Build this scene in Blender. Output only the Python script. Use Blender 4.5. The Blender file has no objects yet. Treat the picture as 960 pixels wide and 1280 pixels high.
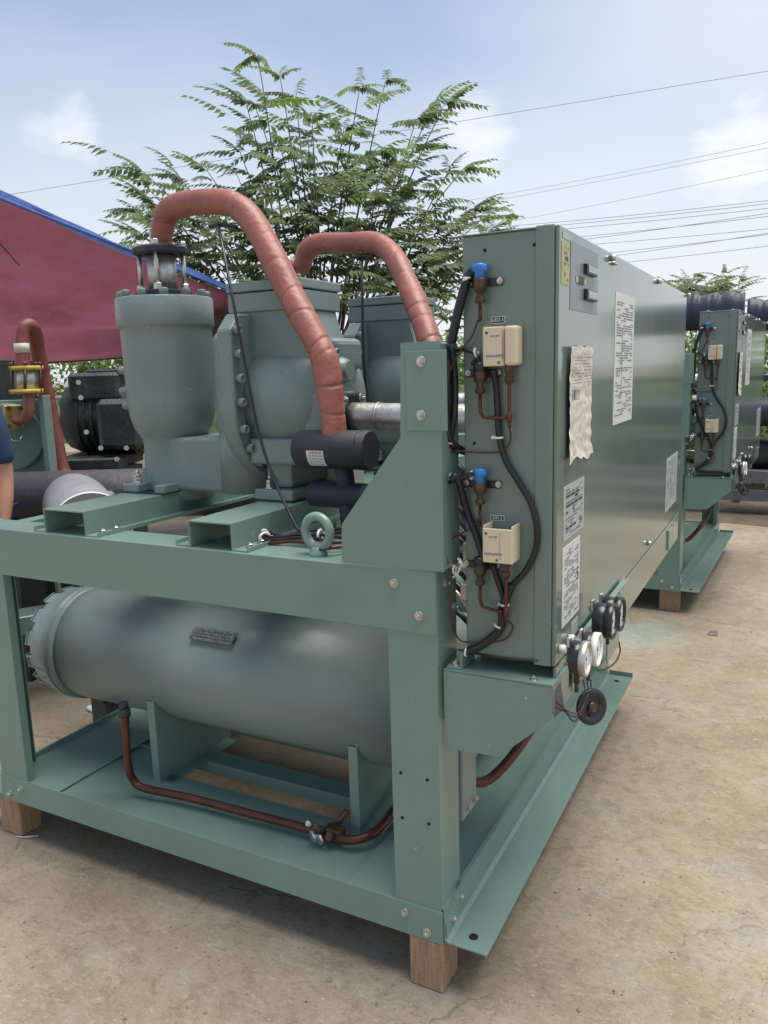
import bpy, bmesh, math, random
from mathutils import Vector, Matrix, Quaternion, noise
random.seed(7)
R = math.radians
sc = bpy.context.scene
col = sc.collection

# ------------------------------------------------------------------ camera
CAM = Vector((0.7562, -1.691, 1.60)); FPX = 982.16
YAW, PITCH, ROLL = 0.4854, -0.1796, -0.0298
fwd = Vector((-math.sin(YAW)*math.cos(PITCH), math.cos(YAW)*math.cos(PITCH), math.sin(PITCH)))
rgt0 = Vector((math.cos(YAW), math.sin(YAW), 0)); up0 = rgt0.cross(fwd)
rgt = math.cos(ROLL)*rgt0 + math.sin(ROLL)*up0
upv = -math.sin(ROLL)*rgt0 + math.cos(ROLL)*up0
cd = bpy.data.cameras.new("camera"); cam = bpy.data.objects.new("camera", cd); col.objects.link(cam)
cd.sensor_fit = 'VERTICAL'; cd.sensor_height = 36; cd.lens = FPX*36/1280
cd.clip_start = 0.05; cd.clip_end = 2000
m3 = Matrix((rgt, upv, -fwd)).transposed()
cam.matrix_world = Matrix.Translation(CAM) @ m3.to_4x4()
sc.camera = cam

def at(u, v, x=None, y=None, z=None, d=None):
    """a point of the place: along the sight line of (u, v), on the plane x=, y= or z= (or d metres ahead)"""
    r = fwd + (u-480)/FPX*rgt - (v-640)/FPX*upv
    if x is not None: t = (x-CAM.x)/r.x
    elif y is not None: t = (y-CAM.y)/r.y
    elif z is not None: t = (z-CAM.z)/r.z
    else: t = d
    return CAM + r*t

# ------------------------------------------------------------------ world and sun
SUN_EL, SUN_AZ = R(79), R(55)          # azimuth measured from +Y towards +X
w = bpy.data.worlds.new("World"); sc.world = w; w.use_nodes = True
nt = w.node_tree; N = nt.nodes; L = nt.links
bg = N["Background"]
sky = N.new("ShaderNodeTexSky"); sky.sky_type = 'NISHITA'; sky.sun_disc = False
sky.sun_elevation = SUN_EL; sky.sun_rotation = SUN_AZ
sky.air_density = 1.25; sky.dust_density = .9; sky.ozone_density = 3.0
tc = N.new("ShaderNodeTexCoord")
def wmath(op, a, b=None, c=None):
    n = N.new("ShaderNodeMath"); n.operation = op
    for i, q in enumerate((a, b, c)):
        if q is None: continue
        if isinstance(q, (int, float)): n.inputs[i].default_value = q
        else: L.new(q, n.inputs[i])
    return n.outputs[0]
nz = N.new("ShaderNodeTexNoise"); nz.inputs['Scale'].default_value = 11; nz.inputs['Detail'].default_value = 7; nz.inputs['Roughness'].default_value = .6
mp = N.new("ShaderNodeMapping"); mp.inputs['Scale'].default_value = (1, 1, 2.4)
L.new(tc.outputs['Generated'], mp.inputs[0]); L.new(mp.outputs[0], nz.inputs['Vector'])
nz2 = N.new("ShaderNodeTexNoise"); nz2.inputs['Scale'].default_value = 1.7; nz2.inputs['Detail'].default_value = 5
L.new(mp.outputs[0], nz2.inputs['Vector'])
def cloud(u, v, tight, amt):
    dv = (at(u, v, d=1)-CAM).normalized()
    dp = N.new("ShaderNodeVectorMath"); dp.operation = 'DOT_PRODUCT'
    L.new(tc.outputs['Generated'], dp.inputs[0]); dp.inputs[1].default_value = dv
    a = wmath('SUBTRACT', 1.0, dp.outputs['Value'])
    a = wmath('MULTIPLY', a, tight)
    a = wmath('SUBTRACT', 1.0, a)
    a = wmath('ADD', a, wmath('MULTIPLY', wmath('SUBTRACT', nz.outputs['Fac'], .5), 2.2))
    mr = N.new("ShaderNodeMapRange"); mr.interpolation_type = 'SMOOTHSTEP'
    mr.inputs['From Min'].default_value = .0; mr.inputs['From Max'].default_value = 1.3; mr.inputs['To Max'].default_value = amt
    L.new(a, mr.inputs['Value']); return mr.outputs[0]
cl = wmath('MAXIMUM', cloud(92, 156, 1000, .6), cloud(594, 160, 450, .6))
cl = wmath('MAXIMUM', cl, cloud(925, 195, 420, .7))
cl = wmath('MAXIMUM', cl, cloud(60, 160, 1600, .35))
cr = N.new("ShaderNodeMapRange"); cr.interpolation_type = 'SMOOTHSTEP'
cr.inputs['From Min'].default_value = .42; cr.inputs['From Max'].default_value = .75; cr.inputs['To Max'].default_value = .22
L.new(nz2.outputs['Fac'], cr.inputs['Value'])
cl = wmath('MAXIMUM', cl, cr.outputs[0])
sx_ = N.new("ShaderNodeSeparateXYZ"); L.new(tc.outputs['Generated'], sx_.inputs[0])
hz = N.new("ShaderNodeMapRange"); hz.interpolation_type = 'SMOOTHSTEP'; L.new(sx_.outputs[2], hz.inputs['Value'])
hz.inputs['From Min'].default_value = -.02; hz.inputs['From Max'].default_value = .46; hz.inputs['To Min'].default_value = .88; hz.inputs['To Max'].default_value = .12
sdp = N.new("ShaderNodeVectorMath"); sdp.operation = 'DOT_PRODUCT'; L.new(tc.outputs['Generated'], sdp.inputs[0])
sdp.inputs[1].default_value = Vector((math.sin(R(40))*math.cos(R(38)), math.cos(R(40))*math.cos(R(38)), math.sin(R(38))))
sh = N.new("ShaderNodeMapRange"); sh.interpolation_type = 'SMOOTHSTEP'; L.new(sdp.outputs['Value'], sh.inputs['Value'])
sh.inputs['From Min'].default_value = .35; sh.inputs['From Max'].default_value = 1.0; sh.inputs['To Max'].default_value = .9
hf = wmath('MAXIMUM', hz.outputs[0], sh.outputs[0])
mixh = N.new("ShaderNodeMix"); mixh.data_type = 'RGBA'
L.new(sky.outputs[0], mixh.inputs[6]); mixh.inputs[7].default_value = (6.5, 6.7, 7.1, 1); L.new(hf, mixh.inputs[0])
mixc = N.new("ShaderNodeMix"); mixc.data_type = 'RGBA'
L.new(cl, mixc.inputs[0]); L.new(mixh.outputs[2], mixc.inputs[6]); mixc.inputs[7].default_value = (8.2, 8.1, 8.2, 1)
L.new(mixc.outputs[2], bg.inputs[0]); bg.inputs[1].default_value = 0.092
sd = bpy.data.lights.new("sun", 'SUN'); sd.energy = 3.1; sd.angle = R(42); sd.color = (1, .95, .87)
so = bpy.data.objects.new("sun", sd); col.objects.link(so)
sdir = Vector((math.sin(SUN_AZ)*math.cos(SUN_EL), math.cos(SUN_AZ)*math.cos(SUN_EL), math.sin(SUN_EL)))
so.rotation_euler = sdir.to_track_quat('Z', 'Y').to_euler()
so.location = (3, 3, 8)
sc.view_settings.view_transform = 'Standard'; sc.view_settings.look = 'None'
sc.view_settings.exposure = 0.62; sc.view_settings.gamma = 1.0
try:
    sc.cycles.max_bounces = 6; sc.cycles.transparent_max_bounces = 6
except Exception: pass

# ------------------------------------------------------------------ materials
def mat(name, c, rough=.5, metal=0, var=.1, vscale=6, bump=.0, bscale=60, spots=None, spec=.5, streak=0, coat=0, rvar=.1, trans=0):
    m = bpy.data.materials.new(name); m.use_nodes = True
    n = m.node_tree.nodes; l = m.node_tree.links; b = n["Principled BSDF"]
    b.inputs['Metallic'].default_value = metal; b.inputs['Specular IOR Level'].default_value = spec
    if coat: b.inputs['Coat Weight'].default_value = coat; b.inputs['Coat Roughness'].default_value = .12
    t = n.new("ShaderNodeTexCoord"); g = n.new("ShaderNodeNewGeometry")
    no = n.new("ShaderNodeTexNoise"); no.inputs['Scale'].default_value = vscale; no.inputs['Detail'].default_value = 6; no.inputs['Roughness'].default_value = .62
    l.new(g.outputs['Position'], no.inputs['Vector'])
    rp = n.new("ShaderNodeValToRGB"); e = rp.color_ramp.elements
    e[0].position = .3; e[1].position = .7
    e[0].color = tuple(q*(1-var) for q in c)+(1,); e[1].color = tuple(min(1, q*(1+var)) for q in c)+(1,)
    l.new(no.outputs['Fac'], rp.inputs[0]); out = rp.outputs[0]
    if spots:
        sc_, lo, hi, scol = spots
        s = n.new("ShaderNodeTexNoise"); s.inputs['Scale'].default_value = sc_; s.inputs['Detail'].default_value = 8; s.inputs['Roughness'].default_value = .7
        l.new(g.outputs['Position'], s.inputs['Vector'])
        mr = n.new("ShaderNodeMapRange"); mr.inputs['From Min'].default_value = lo; mr.inputs['From Max'].default_value = hi
        l.new(s.outputs['Fac'], mr.inputs['Value'])
        mx = n.new("ShaderNodeMix"); mx.data_type = 'RGBA'; l.new(mr.outputs[0], mx.inputs[0]); l.new(out, mx.inputs[6]); mx.inputs[7].default_value = tuple(scol)+(1,)
        out = mx.outputs[2]
    if name == 'sage_paint' or name == 'cast_iron_paint':
        for sc_, lo, hi, scol in ((150, .735, .75, (.26, .19, .13)), (75, .735, .75, (.42, .44, .40)), (2.1, .56, .75, tuple(q*.82 for q in c))):
            s = n.new('ShaderNodeTexNoise'); s.inputs['Scale'].default_value = sc_; s.inputs['Detail'].default_value = 3; l.new(g.outputs['Position'], s.inputs['Vector'])
            mr = n.new('ShaderNodeMapRange'); mr.inputs['From Min'].default_value = lo; mr.inputs['From Max'].default_value = hi; mr.inputs['To Max'].default_value = .8; l.new(s.outputs['Fac'], mr.inputs['Value'])
            mx = n.new('ShaderNodeMix'); mx.data_type = 'RGBA'; l.new(mr.outputs[0], mx.inputs[0]); l.new(out, mx.inputs[6]); mx.inputs[7].default_value = tuple(scol)+(1,); out = mx.outputs[2]
    if streak:
        mp_ = n.new("ShaderNodeMapping"); mp_.inputs['Scale'].default_value = (30, 30, 1.2); l.new(g.outputs['Position'], mp_.inputs[0])
        s = n.new("ShaderNodeTexNoise"); s.inputs['Scale'].default_value = 1; s.inputs['Detail'].default_value = 4; l.new(mp_.outputs[0], s.inputs['Vector'])
        mr = n.new("ShaderNodeMapRange"); mr.inputs['From Min'].default_value = .5; mr.inputs['From Max'].default_value = .75; mr.inputs['To Max'].default_value = streak
        l.new(s.outputs['Fac'], mr.inputs['Value'])
        mx = n.new("ShaderNodeMix"); mx.data_type = 'RGBA'; l.new(mr.outputs[0], mx.inputs[0]); l.new(out, mx.inputs[6]); mx.inputs[7].default_value = (.42, .43, .4, 1)
        out = mx.outputs[2]
    l.new(out, b.inputs['Base Color'])
    mr = n.new("ShaderNodeMapRange"); mr.inputs['To Min'].default_value = max(.02, rough-rvar); mr.inputs['To Max'].default_value = min(1, rough+rvar)
    l.new(no.outputs['Fac'], mr.inputs['Value']); l.new(mr.outputs[0], b.inputs['Roughness'])
    if bump:
        bn = n.new("ShaderNodeTexNoise"); bn.inputs['Scale'].default_value = bscale; bn.inputs['Detail'].default_value = 5
        l.new(g.outputs['Position'], bn.inputs['Vector'])
        bp = n.new("ShaderNodeBump"); bp.inputs['Strength'].default_value = bump; bp.inputs['Distance'].default_value = .01
        l.new(bn.outputs['Fac'], bp.inputs['Height']); l.new(bp.outputs[0], b.inputs['Normal'])
    if trans:
        tr = n.new("ShaderNodeBsdfTranslucent"); br_ = n.new('ShaderNodeMix'); br_.data_type = 'RGBA'; br_.blend_type = 'MULTIPLY'; br_.inputs[0].default_value = 1; br_.inputs[7].default_value = (1.6, 1.65, 1.35, 1) if 'leaf' in name else (1, 1, 1, 1); l.new(out, br_.inputs[6]); l.new(br_.outputs[2], tr.inputs[0])
        ms = n.new("ShaderNodeMixShader"); ms.inputs[0].default_value = trans
        l.new(b.outputs[0], ms.inputs[1]); l.new(tr.outputs[0], ms.inputs[2]); l.new(ms.outputs[0], n["Material Output"].inputs[0])
    return m

FR = mat('sage_paint', (.182, .275, .236), .22, var=.05, vscale=5, bump=.03, bscale=14, spots=(9, .66, .74, (.24, .29, .25)), rvar=.07)
CB = mat('cabinet_paint', (.170, .222, .195), .30, var=.04, vscale=3, bump=.03, bscale=9, rvar=.05)
DOOR = mat('gloss_door_paint', (.148, .200, .175), .13, var=.05, vscale=3, bump=.03, bscale=2.2, streak=.09, rvar=.05, coat=.25)
CAST = mat('cast_iron_paint', (.185, .235, .222), .38, var=.06, vscale=9, bump=.16, bscale=110, spots=(14, .64, .72, (.11, .15, .13)), rvar=.08)
TANK = mat('tank_paint', (.210, .265, .248), .36, var=.06, vscale=3, bump=.08, bscale=60, rvar=.06)
HOSE = mat('red_brown_wrap', (.30, .100, .072), .47, var=.2, vscale=10, bump=.35, bscale=38, spots=(22, .6, .72, (.42, .19, .14)), rvar=.1)
HOSE2 = mat('old_red_wrap', (.17, .04, .03), .5, var=.25, vscale=12, bump=.3, bscale=40, spots=(30, .6, .7, (.22, .15, .11)))
BLK = mat('black_foam', (.022, .024, .034), .62, var=.15, vscale=14, bump=.2, bscale=180)
BLK2 = mat('black_rubber', (.012, .013, .017), .38, var=.2)
DKP = mat('black_plastic', (.018, .019, .024), .28, var=.15)
STL = mat('zinc_steel', (.55, .54, .50), .32, metal=.9, var=.2, vscale=30, spots=(60, .58, .7, (.33, .26, .19)))
ALU = mat('brushed_pipe', (.52, .51, .48), .42, metal=.8, var=.25, vscale=18, bump=.2, bscale=60)
COP = mat('weathered_copper', (.115, .044, .032), .38, metal=.55, var=.3, vscale=14, bump=.1, bscale=80, spots=(18, .58, .72, (.12, .05, .04)))
BRS = mat('dull_brass', (.10, .062, .040), .42, metal=.6, var=.35, vscale=40, spots=(30, .55, .66, (.10, .10, .07)))
BEIGE = mat('cream_plastic', (.68, .58, .40), .38, var=.04, vscale=20)
BLUE = mat('blue_plastic', (.035, .21, .60), .3, var=.12, vscale=50)
WHT = mat('white_plastic', (.75, .75, .71), .4, var=.05)
PAPER = mat('white_sticker', (.62, .62, .60), .45, var=.05, vscale=20)
PAPER2 = mat('greyed_sticker', (.40, .43, .42), .45, var=.08, vscale=20)
TORN = mat('torn_paper', (.62, .59, .51), .8, var=.12, vscale=25, bump=.6, bscale=45, spots=(16, .56, .68, (.50, .36, .22)))
YEL = mat('faded_yellow_sticker', (.42, .39, .15), .5, var=.12, vscale=25)
INK = mat('grey_print', (.16, .17, .18), .6, var=.3, vscale=90)
INKD = mat('dark_print', (.03, .035, .05), .5)
INKR = mat('red_print', (.45, .08, .07), .5)
INKB = mat('blue_print', (.03, .10, .45), .4)
PLATE = mat('etched_plate', (.20, .20, .20), .35, metal=.7, var=.4, vscale=60, bump=.4, bscale=200)
GREY = mat('grey_switch_plate', (.19, .215, .23), .35, var=.08, vscale=15)
LCDM = mat('lcd_window', (.40, .41, .30), .25, var=.05)
HOLE = mat('dark_hole', (.004, .005, .005), .9)
YPA = mat('yellow_paint', (.52, .36, .06), .45, var=.2, vscale=30, bump=.2, bscale=80, spots=(40, .6, .7, (.30, .17, .05)))
WOOD = mat('block_wood', (.34, .215, .125), .75, var=.3, vscale=20, bump=.5, bscale=90)
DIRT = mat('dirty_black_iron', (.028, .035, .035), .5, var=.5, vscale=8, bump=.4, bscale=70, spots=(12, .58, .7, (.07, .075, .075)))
DGREY = mat('dark_wrapped_vessel', (.055, .052, .062), .6, var=.25, vscale=6, bump=.3, bscale=40, spots=(9, .56, .68, (.11, .09, .09)))
INSU = mat('grey_foil_insulation', (.23, .23, .25), .5, var=.12, vscale=14, bump=.2, bscale=60)
TARP = mat('red_tarpaulin', (.20, .066, .090), .6, var=.22, vscale=1.6, bump=.25, bscale=30, spots=(5, .5, .7, (.22, .075, .15)), trans=.5)
TARPB = mat('blue_tarpaulin', (.13, .23, .58), .5, var=.2, vscale=6, bump=.3, bscale=30, trans=.3)
LEAF = mat('tree_leaf', (.128, .165, .092), .45, var=.4, vscale=2.2, trans=.5)
LEAFY = mat('young_leaf', (.13, .20, .045), .45, var=.35, vscale=2.2, trans=.4)
BUSH = mat('shrub_leaf', (.12, .19, .05), .5, var=.6, vscale=2.5, trans=.35)
BARK = mat('bark', (.10, .08, .065), .85, var=.3, vscale=20, bump=.6, bscale=60)
WIREM = mat('wire_grey', (.30, .31, .34), .6)
SKIN = mat('skin', (.42, .21, .14), .5, var=.08, vscale=20, spec=.4)
SHIRT = mat('navy_cloth', (.022, .045, .10), .85, var=.2, vscale=20, bump=.3, bscale=200)
TROUS = mat('blue_cloth', (.05, .10, .28), .85, var=.2, vscale=20, bump=.3, bscale=200)
HAIR = mat('black_hair', (.012, .01, .009), .5)
RUST = mat('rusty_beam', (.16, .17, .19), .55, var=.25, vscale=10, bump=.2, bscale=60, spots=(12, .55, .7, (.12, .08, .06)))
NAVY = mat('dark_blue_sheet', (.028, .036, .062), .5, var=.25, vscale=6, bump=.3, bscale=30)
LGRY = mat('pale_machine_paint', (.50, .48, .44), .5, var=.06)
for hm in (WOOD,):
    n = hm.node_tree.nodes; l = hm.node_tree.links
    no = [q for q in n if q.type == 'TEX_NOISE'][0]; mp_ = n.new("ShaderNodeMapping"); mp_.inputs['Scale'].default_value = (5, 5, .5)
    g = [q for q in n if q.type == 'NEW_GEOMETRY'][0]; l.new(g.outputs['Position'], mp_.inputs[0]); l.new(mp_.outputs[0], no.inputs['Vector'])

def ground_mat():
    m = bpy.data.materials.new('worn_concrete'); m.use_nodes = True
    n = m.node_tree.nodes; l = m.node_tree.links; b = n["Principled BSDF"]; b.inputs['Specular IOR Level'].default_value = .3
    g = n.new("ShaderNodeNewGeometry")
    def nz_(s, d=8, r=.65, dist=0):
        q = n.new("ShaderNodeTexNoise"); q.inputs['Scale'].default_value = s; q.inputs['Detail'].default_value = d; q.inputs['Roughness'].default_value = r; q.inputs['Distortion'].default_value = dist
        l.new(g.outputs['Position'], q.inputs['Vector']); return q.outputs['Fac']
    def ramp(f, stops):
        q = n.new("ShaderNodeValToRGB"); e = q.color_ramp.elements
        e[0].position, e[0].color = stops[0][0], tuple(stops[0][1])+(1,)
        e[1].position, e[1].color = stops[-1][0], tuple(stops[-1][1])+(1,)
        for p, c in stops[1:-1]:
            z = e.new(p); z.color = tuple(c)+(1,)
        l.new(f, q.inputs[0]); return q.outputs[0]
    def mix(f, a, c2, mode='MIX'):
        q = n.new("ShaderNodeMix"); q.data_type = 'RGBA'; q.blend_type = mode
        if isinstance(f, float): q.inputs[0].default_value = f
        else: l.new(f, q.inputs[0])
        l.new(a, q.inputs[6])
        if isinstance(c2, tuple): q.inputs[7].default_value = c2+(1,)
        else: l.new(c2, q.inputs[7])
        return q.outputs[2]
    def mr_(f, a, c, hi=1.0, lo=0.0):
        q = n.new("ShaderNodeMapRange"); q.interpolation_type = 'SMOOTHSTEP'
        q.inputs['From Min'].default_value = a; q.inputs['From Max'].default_value = c; q.inputs['To Max'].default_value = hi; q.inputs['To Min'].default_value = lo
        l.new(f, q.inputs['Value']); return q.outputs[0]
    c = ramp(nz_(1.3), [(.32, (.205, .162, .110)), (.5, (.300, .248, .176)), (.68, (.36, .312, .235))])
    c = mix(mr_(nz_(14, 9, .72, .6), .48, .66, .55), c, (.150, .122, .078))
    c = mix(mr_(nz_(23, 9, .75, 1.0), .55, .68, .6), c, (.42, .37, .28))
    c = mix(mr_(nz_(5, 8, .6), .52, .68, .55), c, (.27, .26, .24))
    c = mix(mr_(nz_(.55, 6, .62, .4), .46, .66, .6), c, (.205, .155, .105))
    c = mix(mr_(nz_(2.6, 9, .72, 1.6), .52, .66, .5), c, (.185, .150, .110))
    c = mix(mr_(nz_(70, 4, .6), .64, .73, .7), c, (.10, .082, .06))
    c = mix(mr_(nz_(42, 9, .8, 2.0), .53, .64, .55), c, (.155, .125, .085))
    c = mix(mr_(nz_(95, 3, .6), .66, .74, .6), c, (.55, .52, .45))
    st = n.new("ShaderNodeMapping"); st.inputs['Scale'].default_value = (1, 2.6, 1); st.inputs['Rotation'].default_value = (0, 0, .5); l.new(g.outputs['Position'], st.inputs[0])
    for sc_, lo, hi, amt, cc in ((30, .50, .66, .55, (.135, .105, .070)), (48, .54, .66, .6, (.44, .39, .29)), (11, .54, .64, .4, (.40, .36, .28))):
        q = n.new("ShaderNodeTexNoise"); q.inputs['Scale'].default_value = sc_; q.inputs['Detail'].default_value = 8; q.inputs['Roughness'].default_value = .78; q.inputs['Distortion'].default_value = 1.4
        l.new(st.outputs[0], q.inputs['Vector']); c = mix(mr_(q.outputs['Fac'], lo, hi, amt), c, cc)
    v = n.new("ShaderNodeTexVoronoi"); v.feature = 'DISTANCE_TO_EDGE'; v.inputs['Scale'].default_value = .75
    dn = n.new("ShaderNodeTexNoise"); dn.inputs['Scale'].default_value = 3; dn.inputs['Detail'].default_value = 6; l.new(g.outputs['Position'], dn.inputs['Vector'])
    va = n.new("ShaderNodeVectorMath"); va.operation = 'MULTIPLY_ADD'; l.new(dn.outputs['Color'], va.inputs[0]); va.inputs[1].default_value = (.5, .5, .5); l.new(g.outputs['Position'], va.inputs[2])
    l.new(va.outputs[0], v.inputs['Vector'])
    crk = mr_(v.outputs['Distance'], .0, .006, 0.0, .5)
    msk = mr_(nz_(.8), .44, .52)
    mm = n.new("ShaderNodeMath"); mm.operation = 'MULTIPLY'; l.new(crk, mm.inputs[0]); l.new(msk, mm.inputs[1])
    c = mix(mm.outputs[0], c, (.09, .07, .05))
    # spilled teal paint on the slab beside the first machine
    sp = at(800, 792, z=-.06)
    d = n.new("ShaderNodeVectorMath"); d.operation = 'DISTANCE'; l.new(va.outputs[0], d.inputs[0]); d.inputs[1].default_value = (sp.x+.25, sp.y+.25, sp.z+.25)
    c = mix(mr_(d.outputs['Value'], .05, .42, 0.0, .38), c, (.16, .34, .31))
    l.new(c, b.inputs['Base Color'])
    l.new(mr_(nz_(3), .3, .7, .95, .62), b.inputs['Roughness'])
    bp = n.new("ShaderNodeBump"); bp.inputs['Strength'].default_value = .38; bp.inputs['Distance'].default_value = .008
    h = n.new("ShaderNodeMath"); h.operation = 'ADD'; l.new(nz_(18, 9, .7, .5), h.inputs[0])
    h2 = n.new("ShaderNodeMath"); h2.operation = 'MULTIPLY'; l.new(nz_(90, 5, .6), h2.inputs[0]); h2.inputs[1].default_value = .4; l.new(h2.outputs[0], h.inputs[1])
    h3 = n.new("ShaderNodeMath"); h3.operation = 'SUBTRACT'; l.new(h.outputs[0], h3.inputs[0]); l.new(mm.outputs[0], h3.inputs[1])
    l.new(h3.outputs[0], bp.inputs['Height']); l.new(bp.outputs[0], b.inputs['Normal'])
    return m
GROUND = ground_mat()

# ------------------------------------------------------------------ mesh helpers
ORG = {}
class MB:
    def __init__(s): s.bm = bmesh.new()
    def _merge(s, b):
        me = bpy.data.meshes.new('tmp'); b.to_mesh(me); b.free(); s.bm.from_mesh(me); bpy.data.meshes.remove(me); return s
    def box(s, x0, x1, y0, y1, z0, z1, bev=.0015, seg=1):
        b = bmesh.new(); bmesh.ops.create_cube(b, size=1)
        for v in b.verts: v.co = Vector(((x0+x1)/2+v.co.x*(x1-x0), (y0+y1)/2+v.co.y*(y1-y0), (z0+z1)/2+v.co.z*(z1-z0)))
        bev = min(bev, .45*min(abs(x1-x0), abs(y1-y0), abs(z1-z0)))
        if bev > 0: bmesh.ops.bevel(b, geom=b.edges[:], offset=bev, segments=seg, affect='EDGES', profile=.5)
        return s._merge(b)
    def prism(s, poly, ax, a0, a1, bev=.0):
        """poly in the two other axes (in order), extruded along ax from a0 to a1"""
        b = bmesh.new()
        def P(p, a):
            q = [p[0], p[1]]; q.insert('xyz'.index(ax), a); return Vector(q)
        lo = [b.verts.new(P(p, a0)) for p in poly]; hi = [b.verts.new(P(p, a1)) for p in poly]
        n = len(poly); b.faces.new(lo); b.faces.new(hi[::-1])
        for i in range(n): b.faces.new((lo[i], hi[i], hi[(i+1) % n], lo[(i+1) % n]))
        bmesh.ops.recalc_face_normals(b, faces=b.faces[:])
        if bev: bmesh.ops.bevel(b, geom=b.edges[:], offset=bev, segments=4 if bev > .015 else 1, affect='EDGES')
        return s._merge(b)
    def lathe(s, prof, o, d, n=32, cap=True, smooth=True, ridge=None):
        """prof: (distance along d, radius)"""
        o = Vector(o); d = Vector(d).normalized(); q = d.to_track_quat('Z', 'Y'); rings = []
        for h, r in prof:
            ring = []
            for i in range(n):
                a = 2*math.pi*i/n; rr = r*(ridge(h, a) if ridge else 1)
                ring.append(s.bm.verts.new(o + q @ Vector((rr*math.cos(a), rr*math.sin(a), h))))
            rings.append(ring)
        for a, c in zip(rings, rings[1:]):
            for i in range(n):
                f = s.bm.faces.new((a[i], a[(i+1) % n], c[(i+1) % n], c[i])); f.smooth = smooth
        if cap:
            if prof[0][1] > 1e-5: s.bm.faces.new(rings[0][::-1])
            if prof[-1][1] > 1e-5: s.bm.faces.new(rings[-1])
        return s
    def cyl(s, a, b, r, n=20, r2=None, smooth=True):
        a = Vector(a); b = Vector(b); return s.lathe([(0, r), ((b-a).length, r if r2 is None else r2)], a, b-a, n, smooth=smooth)
    def tube(s, pts, r, n=12, sub=6, wr=None, cap=True):
        pts = [Vector(p) for p in pts]
        rs = r if isinstance(r, (list, tuple)) else [r]*len(pts)
        path = []; rad = []
        P = [2*pts[0]-pts[1]]+pts+[2*pts[-1]-pts[-2]]
        for i in range(1, len(P)-2):
            for k in range(sub):
                t = k/sub; p0, p1, p2, p3 = P[i-1:i+3]
                path.append(.5*((2*p1)+(p2-p0)*t+(2*p0-5*p1+4*p2-p3)*t*t+(3*p1-p0-3*p2+p3)*t**3)); rad.append(rs[i-1]*(1-t)+rs[i]*t)
        path.append(pts[-1]); rad.append(rs[-1])
        nrm = None; prev = None; dist = 0
        for i, p in enumerate(path):
            tg = (path[min(i+1, len(path)-1)]-path[max(i-1, 0)]).normalized()
            if nrm is None: nrm = tg.orthogonal().normalized()
            nrm = (nrm-tg*nrm.dot(tg)).normalized(); bn = tg.cross(nrm)
            if i: dist += (p-path[i-1]).length
            ring = []
            for k in range(n):
                a = 2*math.pi*k/n; rr = rad[i]*(wr(dist, a) if wr else 1)
                ring.append(s.bm.verts.new(p+nrm*math.cos(a)*rr+bn*math.sin(a)*rr))
            if prev:
                for k in range(n):
                    f = s.bm.faces.new((prev[k], prev[(k+1) % n], ring[(k+1) % n], ring[k])); f.smooth = True
            elif cap: s.bm.faces.new(ring[::-1])
            prev = ring
        if cap: s.bm.faces.new(prev)
        return s
    def torus(s, c, ax, R0, r0, n=28, m=12):
        c = Vector(c); q = Vector(ax).normalized().to_track_quat('Z', 'Y'); rings = []
        for i in range(n):
            a = 2*math.pi*i/n
            rings.append([s.bm.verts.new(c+q @ Vector(((R0+r0*math.cos(b))*math.cos(a), (R0+r0*math.cos(b))*math.sin(a), r0*math.sin(b)))) for b in [2*math.pi*k/m for k in range(m)]])
        for i in range(n):
            for k in range(m):
                f = s.bm.faces.new((rings[i][k], rings[(i+1) % n][k], rings[(i+1) % n][(k+1) % m], rings[i][(k+1) % m])); f.smooth = True
        return s
    def quad(s, a, b, c, d):
        s.bm.faces.new([s.bm.verts.new(Vector(q)) for q in (a, b, c, d)]); return s
    def hexh(s, o, d, r, h):   # hex head
        return s.lathe([(0, r), (h*.85, r), (h, r*.85)], o, d, 6, smooth=False)
    def build(s, name, m, parent=None, label=None, recalc=True):
        if recalc: bmesh.ops.recalc_face_normals(s.bm, faces=s.bm.faces[:])
        vs = s.bm.verts
        lo = Vector([min(v.co[i] for v in vs) for i in range(3)]); hi = Vector([max(v.co[i] for v in vs) for i in range(3)])
        c = (lo+hi)/2
        if parent is None: c.z = lo.z
        for v in vs: v.co -= c
        me = bpy.data.meshes.new(name); s.bm.to_mesh(me); s.bm.free()
        me.materials.append(m); o = bpy.data.objects.new(name, me); col.objects.link(o)
        ORG[o.name] = c.copy(); o.location = c - (ORG[parent.name] if parent else Vector())
        if parent: o.parent = parent
        if label: o['label'] = label
        return o
def thing(name, loc, label, cat, group=None):
    o = bpy.data.objects.new(name, None); o.empty_display_size = .2; col.objects.link(o); o.location = loc; ORG[o.name] = Vector(loc)
    return tag(o, label, cat, group)
def tag(o, label, cat, group=None):
    o['label'] = label; o['category'] = cat
    if group: o['group'] = group
    return o
def structure(o): o['kind'] = 'structure'; return o
def stuff(o): o['kind'] = 'stuff'; return o
def inst(proto_me, name, p, d, parent, m=None, s=1.0):
    o = bpy.data.objects.new(name, proto_me); col.objects.link(o); p = Vector(p)
    o.rotation_euler = Vector(d).to_track_quat('Z', 'Y').to_euler(); o.location = p-ORG[parent.name]; o.parent = parent; o.scale = (s, s, s); ORG[o.name] = p
    return o
def proto(mb, name, m):
    me = bpy.data.meshes.new(name); bmesh.ops.recalc_face_normals(mb.bm, faces=mb.bm.faces[:]); mb.bm.to_mesh(me); mb.bm.free(); me.materials.append(m); return me
BOLT = proto(MB().lathe([(0, .0125), (.002, .0125), (.002, .011)], (0, 0, 0), (0, 0, 1), 16).hexh((0, 0, .002), (0, 0, 1), .0095, .008).lathe([(0, .0042), (.005, .0042)], (0, 0, .009), (0, 0, 1), 10), 'bolt', STL)
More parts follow.
